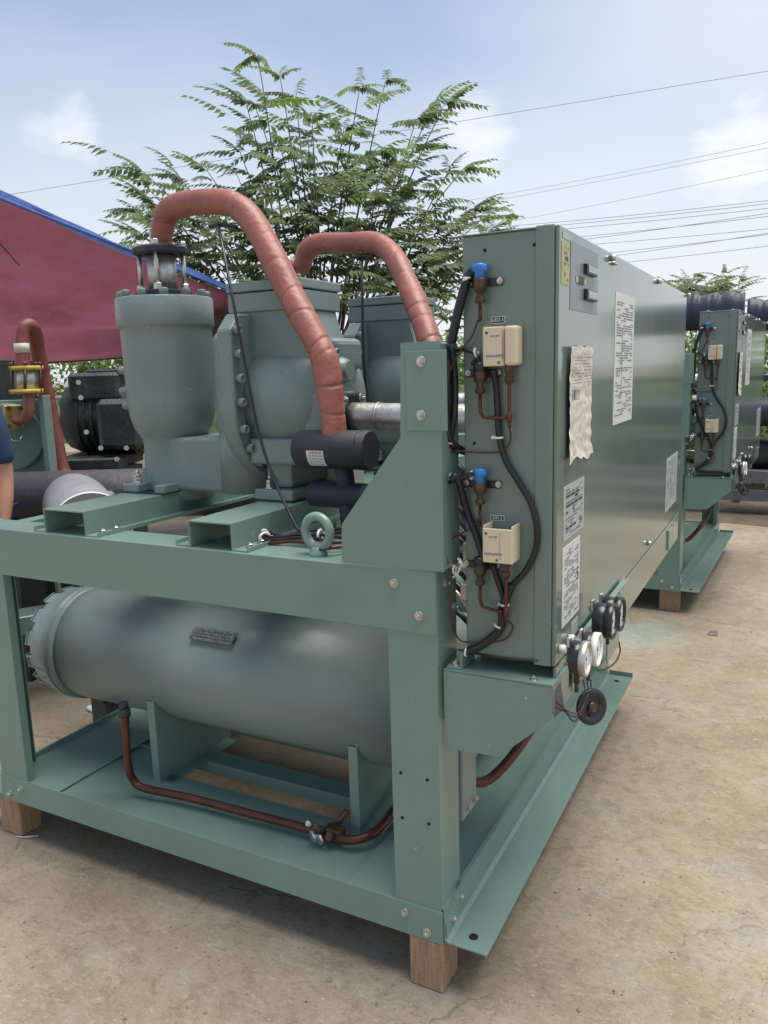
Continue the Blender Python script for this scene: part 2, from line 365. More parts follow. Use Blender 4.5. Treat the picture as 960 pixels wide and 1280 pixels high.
CBOLT = proto(MB().lathe([(0, .0135), (.018, .0135), (.021, .0115), (.021, .007), (.013, .007)], (0, 0, 0), (0, 0, 1), 18), 'cap_bolt', CAST)
FBOLT = proto(MB().lathe([(0, .0155), (.020, .0155), (.024, .013)], (0, 0, 0), (0, 0, 1), 16), 'head_bolt', CAST)
STUD = proto(MB().lathe([(0, .017), (.004, .017)], (0, 0, 0), (0, 0, 1), 16).hexh((0, 0, .004), (0, 0, 1), .013, .013).hexh((0, 0, .018), (0, 0, 1), .012, .010).lathe([(0, .007), (.012, .006)], (0, 0, .028), (0, 0, 1), 10), 'anchor_nut', STL)
TIE = proto(MB().torus((0, 0, 0), (0, 0, 1), .013, .0035, 14, 6).box(.010, .022, -.004, .004, -.005, .005, .001), 'cable_tie', WHT)
HOLEM = proto(MB().lathe([(0, .0045), (.0006, .0045)], (0, 0, 0), (0, 0, 1), 12), 'screw_hole', HOLE)
def text(s, name, size, p, xdir, updir, m, parent, ext=.0003, sx=1):
    cu = bpy.data.curves.new('t', 'FONT'); cu.body = s; cu.size = size; cu.align_x = 'CENTER'; cu.align_y = 'CENTER'; cu.extrude = ext
    ob = bpy.data.objects.new('t', cu); col.objects.link(ob); bpy.context.view_layer.update()
    me = bpy.data.meshes.new_from_object(ob.evaluated_get(bpy.context.evaluated_depsgraph_get())); bpy.data.objects.remove(ob)
    me.materials.clear(); me.materials.append(m); me.name = name
    o = bpy.data.objects.new(name, me); col.objects.link(o)
    X = Vector(xdir).normalized(); U = Vector(updir).normalized(); Z = X.cross(U)
    o.matrix_local = Matrix.Translation(Vector(p)-ORG[parent.name]) @ Matrix((X, U, Z)).transposed().to_4x4() @ Matrix.Diagonal((sx, 1, 1, 1)); o.parent = parent; ORG[o.name] = Vector(p)
    return o
def copy_tree(o, parent=None):
    c = o.copy(); col.objects.link(c); c.parent = parent
    for ch in o.children: copy_tree(ch, c)
    return c

# ------------------------------------------------------------------ setting
GZ = -.06
g = MB(); n_ = 1
g.quad((-300, -300, GZ), (300, -300, GZ), (300, 300, GZ), (-300, 300, GZ))
structure(g.build('concrete_yard', GROUND))

# ================================================================== THE CHILLER
XL = -1.755; YD = 2.05
ch = thing('chiller', (XL/2, YD/2, .09), 'large sage green chiller nearest the camera, with red insulated hoses over two compressors', 'chiller')
def hat(x0, x1):
    t = .004; z0, z1 = 1.1125, 1.19; f = .052
    return [(x0-f, z0+.016), (x0-f, z0), (x0, z0), (x0+t, z0), (x0+t, z1-t), (x1-t, z1-t), (x1-t, z0), (x1+f, z0), (x1+f, z0+.012), (x1+f-.003, z0+.012), (x1+f-.003, z0+t), (x1, z0+t), (x1, z1), (x0, z1), (x0, z0+t), (x0-f+.003, z0+t), (x0-f+.003, z0+.016)]
# base rails
MB().prism([(0, .09), (0, .185), (.004, .185), (.004, .094), (.05, .094), (.05, .09)], 'x', XL-.002, .002).build('base_rail', FR, ch)
MB().prism([(YD, .09), (YD, .185), (YD-.05, .185), (YD-.05, .181), (YD-.004, .181), (YD-.004, .09)], 'x', XL-.002, .002).build('base_rail', FR, ch)
def side_base(sg, xo):
    X = lambda q: xo+sg*q
    prof = [(X(-.30), .178), (X(-.012), .178), (X(-.012), .196), (X(0), .196), (X(0), .105), (X(.012), .098), (X(.116), .098), (X(.116), .090), (X(.113), .090), (X(.113), .094), (X(.008), .094), (X(-.004), .10), (X(-.004), .192), (X(-.008), .192), (X(-.008), .174), (X(-.30), .174)]
    b = MB().prism(prof, 'y', .006, YD-.006); b.box(min(X(.006), X(.116)), max(X(.006), X(.116)), YD-.012, YD-.008, .098, .118, 0)
    return b.build('side_base', FR, ch)
sb = side_base(1, .006)
for p in (at(592, 1171, z=.0985), (.062, YD-.09, .0985)): 
    MB().lathe([(0, .0125), (.0008, .0125)], p, (0, 0, 1), 20).build('mounting_hole', HOLE, sb)
side_base(-1, XL-.006)
# deck with slots between the side bases
MB().box(-1.47, -.27, .012, .285, .166, .170).build('deck_plate', FR, ch)
for y0, y1 in ((.42, .50), (.72, .78), (1.30, 1.42), (1.75, 1.85)):
    MB().prism([(y0, .12), (y0, .165), (y1, .165), (y1, .12), (y1-.004, .12), (y1-.004, .161), (y0+.004, .161), (y0+.004, .12)], 'x', -1.50, -.27).build('cross_beam', FR, ch)
MB().box(-1.27, -1.18, .285, .42, .160, .165).build('deck_plate', FR, ch)
MB().box(-.40, -.27, .285, .72, .160, .165).build('deck_plate', FR, ch)
MB().box(-1.50, -1.28, .29, .40, .158, .162).build('deck_plate', FR, ch)
# posts
def post(x0, x1, y0, y1, inner):
    t = .004; yf = y0 if y0 < 1 else y1; yb = y1 if y0 < 1 else y0; s_ = 1 if y0 < 1 else -1
    xo = x1 if inner < 0 else x0; xi = x0 if inner < 0 else x1; k = -1 if inner < 0 else 1
    prof = [(xi, yf), (xo, yf), (xo, yb), (xo+k*.03, yb), (xo+k*.03, yb-s_*t), (xo+k*t, yb-s_*t), (xo+k*t, yf+s_*t), (xi-k*t, yf+s_*t), (xi-k*t, yf+s_*.03), (xi, yf+s_*.03)]
    return MB().prism(prof, 'z', .178, 1.09).build('post', FR, ch)
p1 = post(-.137, -.001, .0045, .13, -1); post(XL+.001, -1.615, .0045, .13, 1); post(-.137, -.001, YD-.13, YD-.0045, -1); post(XL+.001, -1.615, YD-.13, YD-.0045, 1)
for u, v in ((501, 966), (534, 975), (503, 1022), (536, 1030)):
    q = at(u, v, y=.004); inst(HOLEM, 'screw_hole', q, (0, -1, 0), p1)
# top rails, C section with top flange
for y, s_ in ((0, 1), (YD, -1)):
    MB().prism([(y, .951), (y, 1.109), (y+s_*.003, 1.112), (y+s_*.125, 1.112), (y+s_*.125, 1.095), (y+s_*.121, 1.095), (y+s_*.121, 1.108), (y+s_*.005, 1.108), (y+s_*.005, .955), (y+s_*.04, .955), (y+s_*.04, .951)], 'x', XL, 0).build('top_rail', FR, ch)
for x, s_ in ((.001, -1), (XL-.001, 1)):
    MB().box(min(x, x+s_*.004), max(x, x+s_*.004), .004, .128, .868, 1.114).build('corner_plate', FR, ch)
MB().box(XL+.02, XL+.08, .13, YD-.13, 1.0, 1.10).build('side_rail', FR, ch)
for x0, x1 in ((-1.381, -1.195), (-.776, -.62)):
    c = MB().prism(hat(x0, x1), 'y', .006, YD-.02).build('bearer_channel', FR, ch)
    for x in (x1+.026, x0-.028):
        for yy in (.05, .105, YD-.08): inst(BOLT, 'bolt', (x, yy, 1.117), (0, 0, 1), c)
    s = x1-x0
    MB().box(x0+.25*s, x0+.42*s, .18, .196, 1.1895, 1.1915).build('slot_cap', FR, c)
# gusset and its overlay plate
gp = [(-.262, 1.115), (-.257, 1.215), (-.084, 1.437), (-.077, 1.66), (.024, 1.66), (.024, 1.115)]
gus = MB().prism(gp, 'y', -.003, .001).box(.020, .024, .001, .10, 1.118, 1.655, .0008).prism([(-.082, 1.437), (-.077, 1.66), (-.073, 1.66), (-.078, 1.437)], 'y', .001, .03).box(-.075, .02, .001, .09, 1.652, 1.656, .0008).build('gusset_plate', FR, ch)
ov = MB().box(-.064, .040, -.0075, -.0035, 1.455, 1.640, .001).build('cover_plate', FR, ch)
for u, v in ((526, 452), (526, 519)): inst(BOLT, 'bolt', at(u, v, y=-.0075), (0, -1, 0), ov)
for x, y, z, d in ((-.113, -.0002, 1.073, (0, -1, 0)), (-.046, -.0002, .996, (0, -1, 0)), (-.109, -.0002, .152, (0, -1, 0)), (-.043, -.0002, .113, (0, -1, 0)), (.0012, .055, 1.070, (1, 0, 0)), (.0012, .108, .994, (1, 0, 0)), (.006, .108, .166, (1, 0, 0)), (.006, .055, .135, (1, 0, 0)), (-1.648, -.0002, .150, (0, -1, 0)), (-1.712, -.0002, .118, (0, -1, 0))):
    inst(BOLT, 'bolt', (x, y, z), d, ch)
for x, y, z in ((-.113, YD+.0002, 1.073), (-.046, YD+.0002, .996)): inst(BOLT, 'bolt', (x, y, z), (0, 1, 0), ch)
# small angle plate on the side at the foot of the post
MB().prism([(.012, .098), (.012, .150), (.07, .196), (.13, .205), (.135, .16), (.10, .14), (.03, .10)], 'x', .0062, .0095).build('foot_bracket', FR, ch)
# lifting eye
e = at(397, 668, y=.055)
MB().torus((e.x, .055, 1.176), (.12, 1, 0), .042, .0125, 40, 16).lathe([(0, .027), (.007, .027), (.014, .020), (.024, .017)], (e.x, .055, 1.112), (0, 0, 1), 20).build('lifting_eye', FR, ch)
MB().box(e.x+.03, e.x+.17, .03, .034, 1.112, 1.1125, 0).build('edge_strip', FR, ch)

# evaporator tank
TY, TZ, TR = .42, .563, .212; tx0, tx1 = -1.70, -.22
tk = MB().lathe([(0, TR), (tx1-tx0, TR)], (tx0, TY, TZ), (1, 0, 0), 72, cap=True).build('evaporator_shell', TANK, ch)
MB().lathe([(0, TR+.002), (.0, TR+.012), (.018, TR+.012), (.022, TR+.004), (.028, TR+.004), (.032, TR+.010), (.046, TR+.010), (.05, TR)], (tx0-.02, TY, TZ), (1, 0, 0), 72, cap=False).build('end_ring', TANK, ch)
hd = MB().lathe([(0, .05), (.003, TR-.05), (.02, TR-.018), (.05, TR-.004), (.10, TR), (.118, TR+.002)], (tx0-.138, TY, TZ), (1, 0, 0), 72).build('tank_head', TANK, ch)
lug = MB()
for k in range(14):
    a = 2*math.pi*k/14+.15; cy, cz = math.cos(a), math.sin(a); t = Vector((0, -cz, cy)); rr = Vector((0, cy, cz))
    b = bmesh.new(); bmesh.ops.create_cube(b, size=1)
    for v in b.verts:
        sx = v.co.x; tp = 1.0 if sx > 0 else .7
        v.co = Vector((tx0-.075+sx*.10, TY, TZ))+rr*(TR-.018+v.co.z*.030*(1 if sx > 0 else .5))+t*(v.co.y*.062*tp)
    bmesh.ops.bevel(b, geom=b.edges[:], offset=.005, segments=2, affect='EDGES'); lug._merge(b)
lug.build('head_lug', TANK, hd)
for k in range(14):
    a = 2*math.pi*k/14+.15; inst(BOLT, 'bolt', (tx0-.132, TY+math.cos(a)*(TR-.03), TZ+math.sin(a)*(TR-.03)), (-1, 0, 0), hd, s=.55)
MB().cyl((tx0-.155, TY-.06, TZ-.16), (tx0-.12, TY-.06, TZ-.16), .012).build('drain_plug', BLK2, hd)
MB().cyl((-1.60, TY-.05, TZ-TR-.012), (-1.60, TY-.05, TZ-TR+.01), .009).build('drain_plug', BLK2, hd)
for x in (-1.193, -.372):
    prof = [(.224, .165)] + [(TY+(TR+.002)*math.cos(a), TZ+(TR+.002)*math.sin(a)) for a in [math.pi+R(q) for q in (18, 40, 60, 80, 100, 120, 140, 162)]] + [(.62, .165)]
    prof.insert(1, (.224, TZ-.08))
    MB().prism(prof, 'x', x-.003, x+.003).box(x-.03, x+.003, .222, .226, .17, TZ-.09, .0008).build('saddle_plate', FR, ch)
    MB().box(x-.004, x+.05, .23, .60, .165, .170).build('saddle_foot', FR, ch)
# second vessel (condenser) behind
MB().lathe([(0, .15), (.02, .19), (1.45, .19), (1.47, .15)], (-1.66, .93, .50), (1, 0, 0), 48).build('condenser_shell', TANK, ch)
MB().lathe([(0, .15), (.02, .20), (1.45, .20), (1.47, .15)], (-1.68, 1.60, .56), (1, 0, 0), 48).build('condenser_shell', TANK, ch)
# nameplate on the shell
a0 = math.pi-R(5)
def on_tank(x, a, off=0): return Vector((x, TY+(TR+off)*math.cos(a), TZ+(TR+off)*math.sin(a)))
q0 = at(262, 803, y=TY-TR*.97)
npx = q0.x-.035; npz = q0.z-.012; ya = TY-math.sqrt(max(0, TR**2-(npz-TZ)**2)); an = math.atan2(npz-TZ, ya-TY)
np_ = MB(); hw, hh = .090, .024
nrm = Vector((0, math.cos(an), math.sin(an))); tn = Vector((0, math.sin(an), -math.cos(an)))
c0 = Vector((npx, TY, TZ))+nrm*(TR+.012)
def onpl(x, h, off=0): return c0+Vector((x, 0, 0))+tn*h+nrm*off
b = MB(); vs = [b.bm.verts.new(onpl(sx*hw, sh*hh, so_)) for so_ in (0, .004) for sx, sh in ((-1, -1), (1, -1), (1, 1), (-1, 1))]
for f in ((0, 1, 2, 3), (4, 5, 6, 7), (0, 1, 5, 4), (1, 2, 6, 5), (2, 3, 7, 6), (3, 0, 4, 7)): b.bm.faces.new([vs[i] for i in f])
for sx in (-1, 1): b.cyl(onpl(sx*(hw-.012), 0, -.013), onpl(sx*(hw-.012), 0, 0), .007, 10)
npo = b.build('name_plate', PLATE, ch)
b = MB()
for r_ in range(3):
    x = -hw+.02
    while x < hw-.02:
        l_ = random.uniform(.004, .016); h_ = -.011+r_*.011
        b.quad(onpl(x, h_-.0022, .0044), onpl(x+l_, h_-.0022, .0044), onpl(x+l_, h_+.0022, .0044), onpl(x, h_+.0022, .0044)); x += l_+.004
b.build('raised_print', INKD, npo)

# lower copper line on the deck
cz = .205
xe = at(166, 978, z=cz+.02).x
pts = [at(156, 893, x=xe), at(158, 930, x=xe), at(161, 960, x=xe), at(167, 975, x=xe+.006)]
pts += [at(180, 985, z=cz+.006), at(240, 998, z=cz), at(320, 1019, z=cz), at(400, 1040, z=cz)]
pts += [at(432, 1050, z=cz), at(458, 1046, z=cz+.006), at(478, 1032, z=cz+.012), at(495, 1010, z=cz+.02), at(520, 985, z=cz+.04)]
MB().tube(pts, .0135, 14).build('copper_line', COP, ch)
MB().lathe([(0, .013), (.004, .021), (.03, .021), (.036, .014)], at(156, 897, x=xe), (0, 0, 1), 6).lathe([(0, .016), (.02, .016)], at(156, 897, x=xe)+Vector((0, 0, .034)), (0, 0, 1), 16).build('flare_nut', DIRT, ch)
vp = at(418, 1041, z=cz+.004)
b = MB(); b.box(vp.x-.03, vp.x+.03, vp.y-.022, vp.y+.022, vp.z-.022, vp.z+.020, .006, 2)
b.cyl(vp+Vector((-.02, -.01, .0)), vp+Vector((-.045, -.055, .045)), .012).cyl(vp+Vector((-.01, .02, .01)), vp+Vector((.02, .05, .05)), .010)
b.cyl(vp+Vector((0, -.02, 0)), vp+Vector((.004, -.04, .012)), .013, 6)
vo = b.build('angle_valve', BRS, ch)
MB().cyl(vp+Vector((-.05, -.028, -.004)), vp+Vector((-.058, -.040, -.006)), .019, 20).cyl(vp+Vector((-.025, -.034, -.004)), vp+Vector((-.03, -.046, -.006)), .017, 20).build('valve_cap', STL, vo)
MB().cyl(vp+Vector((-.045, -.055, .045)), vp+Vector((-.052, -.068, .057)), .008).build('valve_stem', STL, vo)
# second copper line coming out under the bracket
pts = [at(572, 962, y=.36), at(590, 977, y=.36), at(610, 975, y=.40), at(632, 955, y=.44), at(650, 932, y=.48), at(668, 905, y=.56), at(680, 880, y=.62)]
MB().tube(pts, .015, 14).build('copper_line', COP, ch)
te = MB().box(-.10, -.018, .20, .31, .33, .60, .004).build('end_cover', TANK, ch)
for z_ in (.36, .57): inst(BOLT, 'bolt', (-.018, .235, z_), (1, 0, 0), te); inst(BOLT, 'bolt', (-.018, .285, z_), (1, 0, 0), te)
MB().cyl((-.22, TY, TZ), (-.10, TY, TZ), .15, 40).cyl((-.10, TY, TZ), (-.075, TY, TZ), .17, 40).build('tank_end', TANK, ch)
MB().box(-.10, -.055, .18, .26, .40, .64, .004).build('tank_end_box', TANK, ch)

# ------------------------------------------------ compressor (one, then a copy)
def wrinkle(seed, step=.06, amp=.05):
    rn = random.Random(seed); cuts = []; d = .03
    while d < 4: cuts.append((d, rn.uniform(.3, 1.0), rn.uniform(0, 6.28))); d += rn.uniform(step*.5, step*1.8)
    def f(dist, a):
        r = 1+.02*math.sin(dist*31+seed)+.012*math.sin(2*a+dist*14)
        for c_, am, ph in cuts:
            q = (dist+.014*math.sin(a+ph)-c_)/.0048
            if abs(q) < 4: r -= amp*am*math.exp(-q*q)
            elif 4 <= q < 12: r += .006*am
        return r
    return f
def compressor(dy, parent, second=False):
    Y = .52+dy; SX = -1.272
    cp = MB()
    # separator vessel
    cp.lathe([(0, .118), (.04, .1125), (.20, .112), (.222, .114), (.235, .122), (.26, .138), (.30, .151), (.36, .157), (.60, .160), (.612, .162), (.616, .168), (.620, .170), (.712, .170), (.716, .166)], (SX, Y, 1.155), (0, 0, 1), 64)
    cp.box(SX, -.90, Y-.094, Y+.1105, 1.197, 1.385, .012, 4).lathe([(0, .112), (.18, .112), (.21, .10), (.225, .07), (.23, .02)], (-.93, Y, 1.196), (0, 0, 1), 48).box(-1.03, -.84, Y-.080, Y+.10, 1.37, 1.75, .05, 8)
    body = cp.build('compressor_body', CAST, parent)
    # body: bolted flange disc, barrel, suction box
    FX = -.81; ZC = 1.520; HA = .205
    def ring(k, n, r_, zt):
        """outline of the bearing flange: straight sides above, round below"""
        P = []
        for i in range(n+1):
            a_ = math.pi+math.pi*i/n; P.append((Y+r_*math.cos(a_), ZC-.035+(r_+.012)*math.sin(a_)))
        P += [(Y+r_, zt-.05), (Y+r_-.05, zt), (Y-r_+.05, zt), (Y-r_, zt-.05)]
        return P
    fl = MB().prism(ring(0, 20, HA+.022, 1.785), 'x', FX-.052, FX, .005).prism(ring(0, 20, HA-.004, 1.765), 'x', FX-.085, FX-.051, .005).prism(ring(0, 16, HA-.100, 1.75), 'x', FX-.20, FX-.084, .035)
    fl.build('bearing_flange', CAST, body)
    for py_, pz_ in [(Y-HA+.004, z_) for z_ in (1.735, 1.66, 1.585, 1.51)] + [(Y+HA*math.cos(a_), ZC-.035+(HA+.012)*math.sin(a_)) for a_ in (math.pi+.28, math.pi+.60, math.pi+.92, math.pi+1.25, math.pi+1.7, math.pi+2.2)] + [(Y+HA-.004, z_) for z_ in (1.7, 1.6, 1.5)]:
        inst(CBOLT, 'cap_bolt', (FX, py_, pz_), (1, 0, 0), body, s=1.1)
    MB().lathe([(0, .183), (.10, .184), (.19, .180), (.23, .17), (.265, .15), (.285, .11), (.29, .05)], (FX, Y, 1.505), (1, 0, 0), 56).build('motor_barrel', CAST, body)
    b = MB()
    # suction chamber: lid + tapered neck
    x0, x1, y0, y1 = -.895, -.615, Y-.120, Y+.120
    b.prism([(x0+.03, 1.80), (x1-.012, 1.80), (x1+.035, 1.62), (x1+.03, 1.56), (x0+.03, 1.50)], 'y', y0+.010, y1-.010, .006)
    b.build('suction_neck', CAST, body)
    b = MB().box(x0, x1, y0, y1, 1.792, 1.852, .004, 2).box(x0-.003, x1+.003, y0-.003, y1+.003, 1.855, 1.885, .004, 2)
    lid = b.build('suction_lid', CAST, body)
    for xx, yy in ((x1-.03, y0+.04), (x1-.03, y1-.04), (x0+.03, y0+.04), (x0+.03, y1-.04), ((x0+x1)/2, y0+.03)): inst(FBOLT, 'head_bolt', (xx, yy, 1.885), (0, 0, 1), lid, s=.6)
    # discharge end: cover housing and lugs
    b = MB(); b.lathe([(0, .12), (.05, .12), (.06, .10)], (-.60, Y-.02, 1.56), (1, 0, 0), 32)
    b.box(-.66, -.50, Y-.10, Y+.06, 1.60, 1.70, .02, 3).cyl((-.57, Y-.10, 1.655), (-.52, Y-.10, 1.655), .036, 24).box(-.60, -.505, Y-.16, Y+.02, 1.385, 1.535, .012, 2)
    b.box(FX, -.58, Y-.165, Y+.165, 1.31, 1.395, .012, 2).cyl((-.52, Y-.08, 1.60), (-.47, Y-.08, 1.60), .05, 24, .03)
    b.build('end_housing', CAST, body)
    for q in ((-.63, Y-.135, 1.69), (-.63, Y-.12, 1.70)): pass
    inst(CBOLT, 'cap_bolt', (-.52, Y-.10, 1.655), (1, 0, 0), body)
    # horizontal discharge pipe to the right
    oy = Y-.06
    MB().box(-.505, -.478, oy-.072, oy+.072, 1.385, 1.530, .008, 2).build('pipe_flange', BLK2, body)
    MB().tube([(-.478, oy, 1.458), (-.35, oy, 1.455), (-.20, oy, 1.452), (-.07, oy, 1.45), (.0, oy+.03, 1.43), (.03, oy+.09, 1.40)], .043, 24, 4).lathe([(0, .047), (.006, .047)], (-.385, oy, 1.456), (1, 0, 0), 24).build('discharge_pipe', ALU, body)
    for dy_, dz in ((-.055, -.055), (-.055, .055), (.055, .055), (.055, -.055)):
        inst(BOLT, 'bolt', (-.478, oy+dy_, 1.458+dz), (1, 0, 0), body, s=1.15)
    for u_, v_ in ((156, 463), (157, 489), (161, 507)):
        q_ = at(u_, v_, y=.60)+Vector((0, dy, 0)); MB().lathe([(0, .016), (.05, .017), (.062, .013), (.066, .004)], q_+Vector((.03, .02, 0)), (-1, -.3, 0), 16).build('side_lug', CAST, body)
    # top flange bolts
    for k in range(12):
        a = 2*math.pi*k/12+.22; inst(FBOLT, 'head_bolt', (SX+.147*math.cos(a), Y+.147*math.sin(a), 1.871), (0, 0, 1), body, s=1.0)
    # feet
    for fx in (SX-.085, SX+.085):
        pass
    for xx0, xx1 in ((-1.385, -1.31), (-1.235, -1.19)):
        MB().prism([(Y-.165, 1.193), (Y-.165, 1.222), (Y-.095, 1.222), (Y-.055, 1.268), (Y+.02, 1.268), (Y+.02, 1.193)], 'x', xx0, xx1, .003).build('foot', CAST, body)
    inst(STUD, 'anchor_nut', (-1.342, Y-.132, 1.222), (0, 0, 1), body, s=1.15)
    MB().box(-1.392, -1.19, Y-.17, Y+.18, 1.1905, 1.1955, .001).build('foot_pad', BLK2, body)
    MB().box(-.80, -.65, Y-.165, Y+.165, 1.193, 1.228, .004).box(-.78, -.68, Y-.12, Y+.12, 1.228, 1.34, .012, 2).build('foot', CAST, body)
    MB().box(-.805, -.645, Y-.17, Y+.17, 1.1905, 1.1955, .001).build('foot_pad', BLK2, body)
    inst(STUD, 'anchor_nut', (-.755, Y-.135, 1.228), (0, 0, 1), body, s=1.1)
    # discharge coupling on top
    def oct_(r, rot=math.pi/4):
        P = []
        for k in range(4):
            a = rot+k*math.pi/2
            for da in (-.28, .28): P.append((SX+r*math.cos(a+da), Y+r*math.sin(a+da)))
        return P
    ct = MB().prism(oct_(.100), 'z', 1.872, 1.897, .004).build('coupling_base', BLK, body)
    MB().prism(oct_(.098, .52), 'z', 2.020, 2.046, .005).build('coupling_top', BLK, body)
    MB().lathe([(0, .050), (.0, .051), (.12, .051)], (SX, Y, 1.897), (0, 0, 1), 40).lathe([(0, .034), (.05, .034)], (SX, Y, 2.046), (0, 0, 1), 24).build('coupling_sleeve', ALU, body)
    for k in range(4):
        a = .52+k*math.pi/2; bx, by = SX+.077*math.cos(a), Y+.077*math.sin(a)
        MB().cyl((bx, by, 1.90), (bx, by, 2.047), .0085, 12).hexh((bx, by, 2.047), (0, 0, 1), .0145, .017).hexh((bx, by, 1.897), (0, 0, 1), .0155, .022).build('tie_bolt', STL, body)
    return body
compressor(0, ch)
compressor(.78, ch)
# insulated hoses
def hose(dy, seed, tail):
    pts = [Vector((-1.272, .52+dy, 2.045)), at(201, 287, y=.52+dy)] if dy == 0 else [Vector((-1.272, .52+dy, 2.045))]
    return pts
h1 = [Vector((-1.272, .52, 2.048)), at(203, 288, y=.52), at(208, 268, y=.515), at(226, 256, y=.50), at(262, 252, y=.48), at(293, 256, y=.46), at(318, 280, y=.44), at(345, 330, y=.40), at(370, 380, y=.36), at(392, 420, y=.33), at(405, 448, y=.31), at(411, 478, y=.30), at(415, 510, y=.29), at(419, 550, y=.28)]
ho = MB().tube(h1, [.037, .039, .041, .041, .040, .041, .042, .042, .041, .040, .041, .040, .037, .036], 36, 34, wrinkle(3, .07, .085)).build('insulated_hose', HOSE, ch)
h2 = [Vector((-1.272, 1.30, 2.048)), at(376, 334, y=1.29), at(383, 314, y=1.275), at(400, 304, y=1.25), at(430, 304, y=1.20), at(466, 303, y=1.14), at(490, 318, y=1.08), at(508, 352, y=1.0), at(522, 385, y=.92), at(536, 425, y=.84), at(542, 470, y=.78), at(545, 550, y=.76)]
MB().tube(h2, [.038, .040, .041, .041, .040, .040, .041, .041, .041, .042, .041, .04], 36, 30, wrinkle(8, .08, .085)).build('insulated_hose', HOSE, ch)
# black foam wrapped headers below the first hose
c1 = at(421, 562, y=.28)
hb = MB().lathe([(0, .052), (.006, .057), (.236, .057), (.242, .054)], (c1.x-.128, .28, c1.z), (1, 0, 0), 40).build('foam_header', BLK, ch)
MB().lathe([(0, .0572), (.003, .0585), (.006, .0572)], (c1.x+.085, .28, c1.z), (1, 0, 0), 40, cap=False).build('foam_seam', BLK2, hb)
c2 = at(426, 619, y=.28)
MB().lathe([(0, .034), (.006, .038), (.25, .038), (.256, .034)], (c2.x-.100, .28, c2.z), (1, 0, 0), 32).build('foam_header', BLK, ch)
MB().cyl((c1.x+.02, .28, c1.z-.04), (c1.x+.03, .28, c2.z), .027, 24).cyl((c1.x+.032, .28, c2.z), (c1.x+.04, .28, c2.z-.115), .030, 24).build('foam_riser', BLK, ch)
MB().cyl((c1.x+.04, .28, c2.z-.10), (c1.x+.045, .28, c2.z-.17), .021, 20).build('copper_stub', COP, ch)
# sticker on the header
b = MB(); sx_ = c1.x-.040
def onh(x, a, o=.0008): return Vector((x, .28+(.057+o)*math.cos(a), c1.z+(.057+o)*math.sin(a)))
for k in range(8):
    a = math.pi+R(-2)+R(52)*k/8; a2 = math.pi+R(-2)+R(52)*(k+1)/8
    b.quad(onh(sx_-.030, a), onh(sx_+.028, a), onh(sx_+.028, a2), onh(sx_-.030, a2))
for f in b.bm.faces: f.smooth = True
st = b.build('warning_sticker', PAPER, hb)
b = MB(); b2 = MB()
for r_ in range(5):
    x = sx_-.024+(0 if r_ else .006); a = math.pi+R(4+r_*9.5)
    while x < sx_+.022:
        l_ = random.uniform(.004, .007) if r_ == 0 else random.uniform(.004, .014); hh_ = R(3.2 if r_ == 0 else 1.2)
        (b2 if r_ == 0 else b).quad(onh(x, a-hh_, .0012), onh(x+l_, a-hh_, .0012), onh(x+l_, a+hh_, .0012), onh(x, a+hh_, .0012)); x += l_+.003
b.build('fine_print', INK, st); b2.build('red_heading', INKR, st)
# capillary tubes hanging from the hoses
rod = [at(273, 281, y=.44), at(279, 312, y=.34), at(293, 385, y=.27), at(307, 460, y=.26), at(323, 540, y=.24), at(345, 605, y=.21), at(377, 672, y=.16)]
MB().tube(rod, .0048, 10).build('stay_cable', BLK2, ch)
MB().tube([at(452, 322, y=1.14), at(453, 370, y=1.06), at(454, 440, y=1.03), at(457, 490, y=1.02)], .0058, 10).build('stay_cable', BLK2, ch)
MB().tube([at(262, 283, y=.46), at(278, 281, y=.44), at(296, 284, y=.43)], .006, 8).build('stay_clip', BLK2, ch)
MB().tube([at(440, 322, y=1.18), at(453, 320, y=1.15), at(468, 320, y=1.12)], .006, 8).build('stay_clip', BLK2, ch)
# cable bundle by the lifting eye
for k in range(6):
    z = 1.118+.006*(k % 3); y = .17+.010*k
    p0 = at(352, 668+k*1.5, y=y+.02)
    MB().tube([(-.70+.01*k, y+.05, z+.02), (-.66, y, z+.01), (-.58, y-.06, z), (-.50, y-.05+.01*k, z+.008), (-.42, y+.02*(k-3), z+.01), (-.34, y+.04*(k-3), z+.015), (-.2, y+.1, z+.02)], .0052, 8).build('cable', (COP, BLK2, BLK2)[k % 3], ch)
for p, d in (((-.645, .16, 1.13), (1, -.4, -.1)), ((-.60, .13, 1.125), (1, -.6, 0)), ((-.62, .15, 1.128), (1, -.5, 0)), ((-.44, .18, 1.135), (1, .1, 0))): inst(TIE, 'cable_tie', p, d, ch, s=1.25)
MB().box(-.70, -.60, .62, .74, 1.20, 1.30, .004).build('junction_box', LGRY, ch)
mt = MB().box(-.80, -.70, .66, .72, 1.20, 1.30, .003)
for k in range(6): mt.box(-.802, -.698, .652, .66, 1.208+k*.015, 1.215+k*.015, .001)
mt.build('finned_heater', LGRY, ch)
MB().prism([(-.46, 1.20), (-.40, 1.20), (-.36, 1.25), (-.42, 1.27)], 'y', .60, .72, .003).build('terminal_block', CAST, ch)

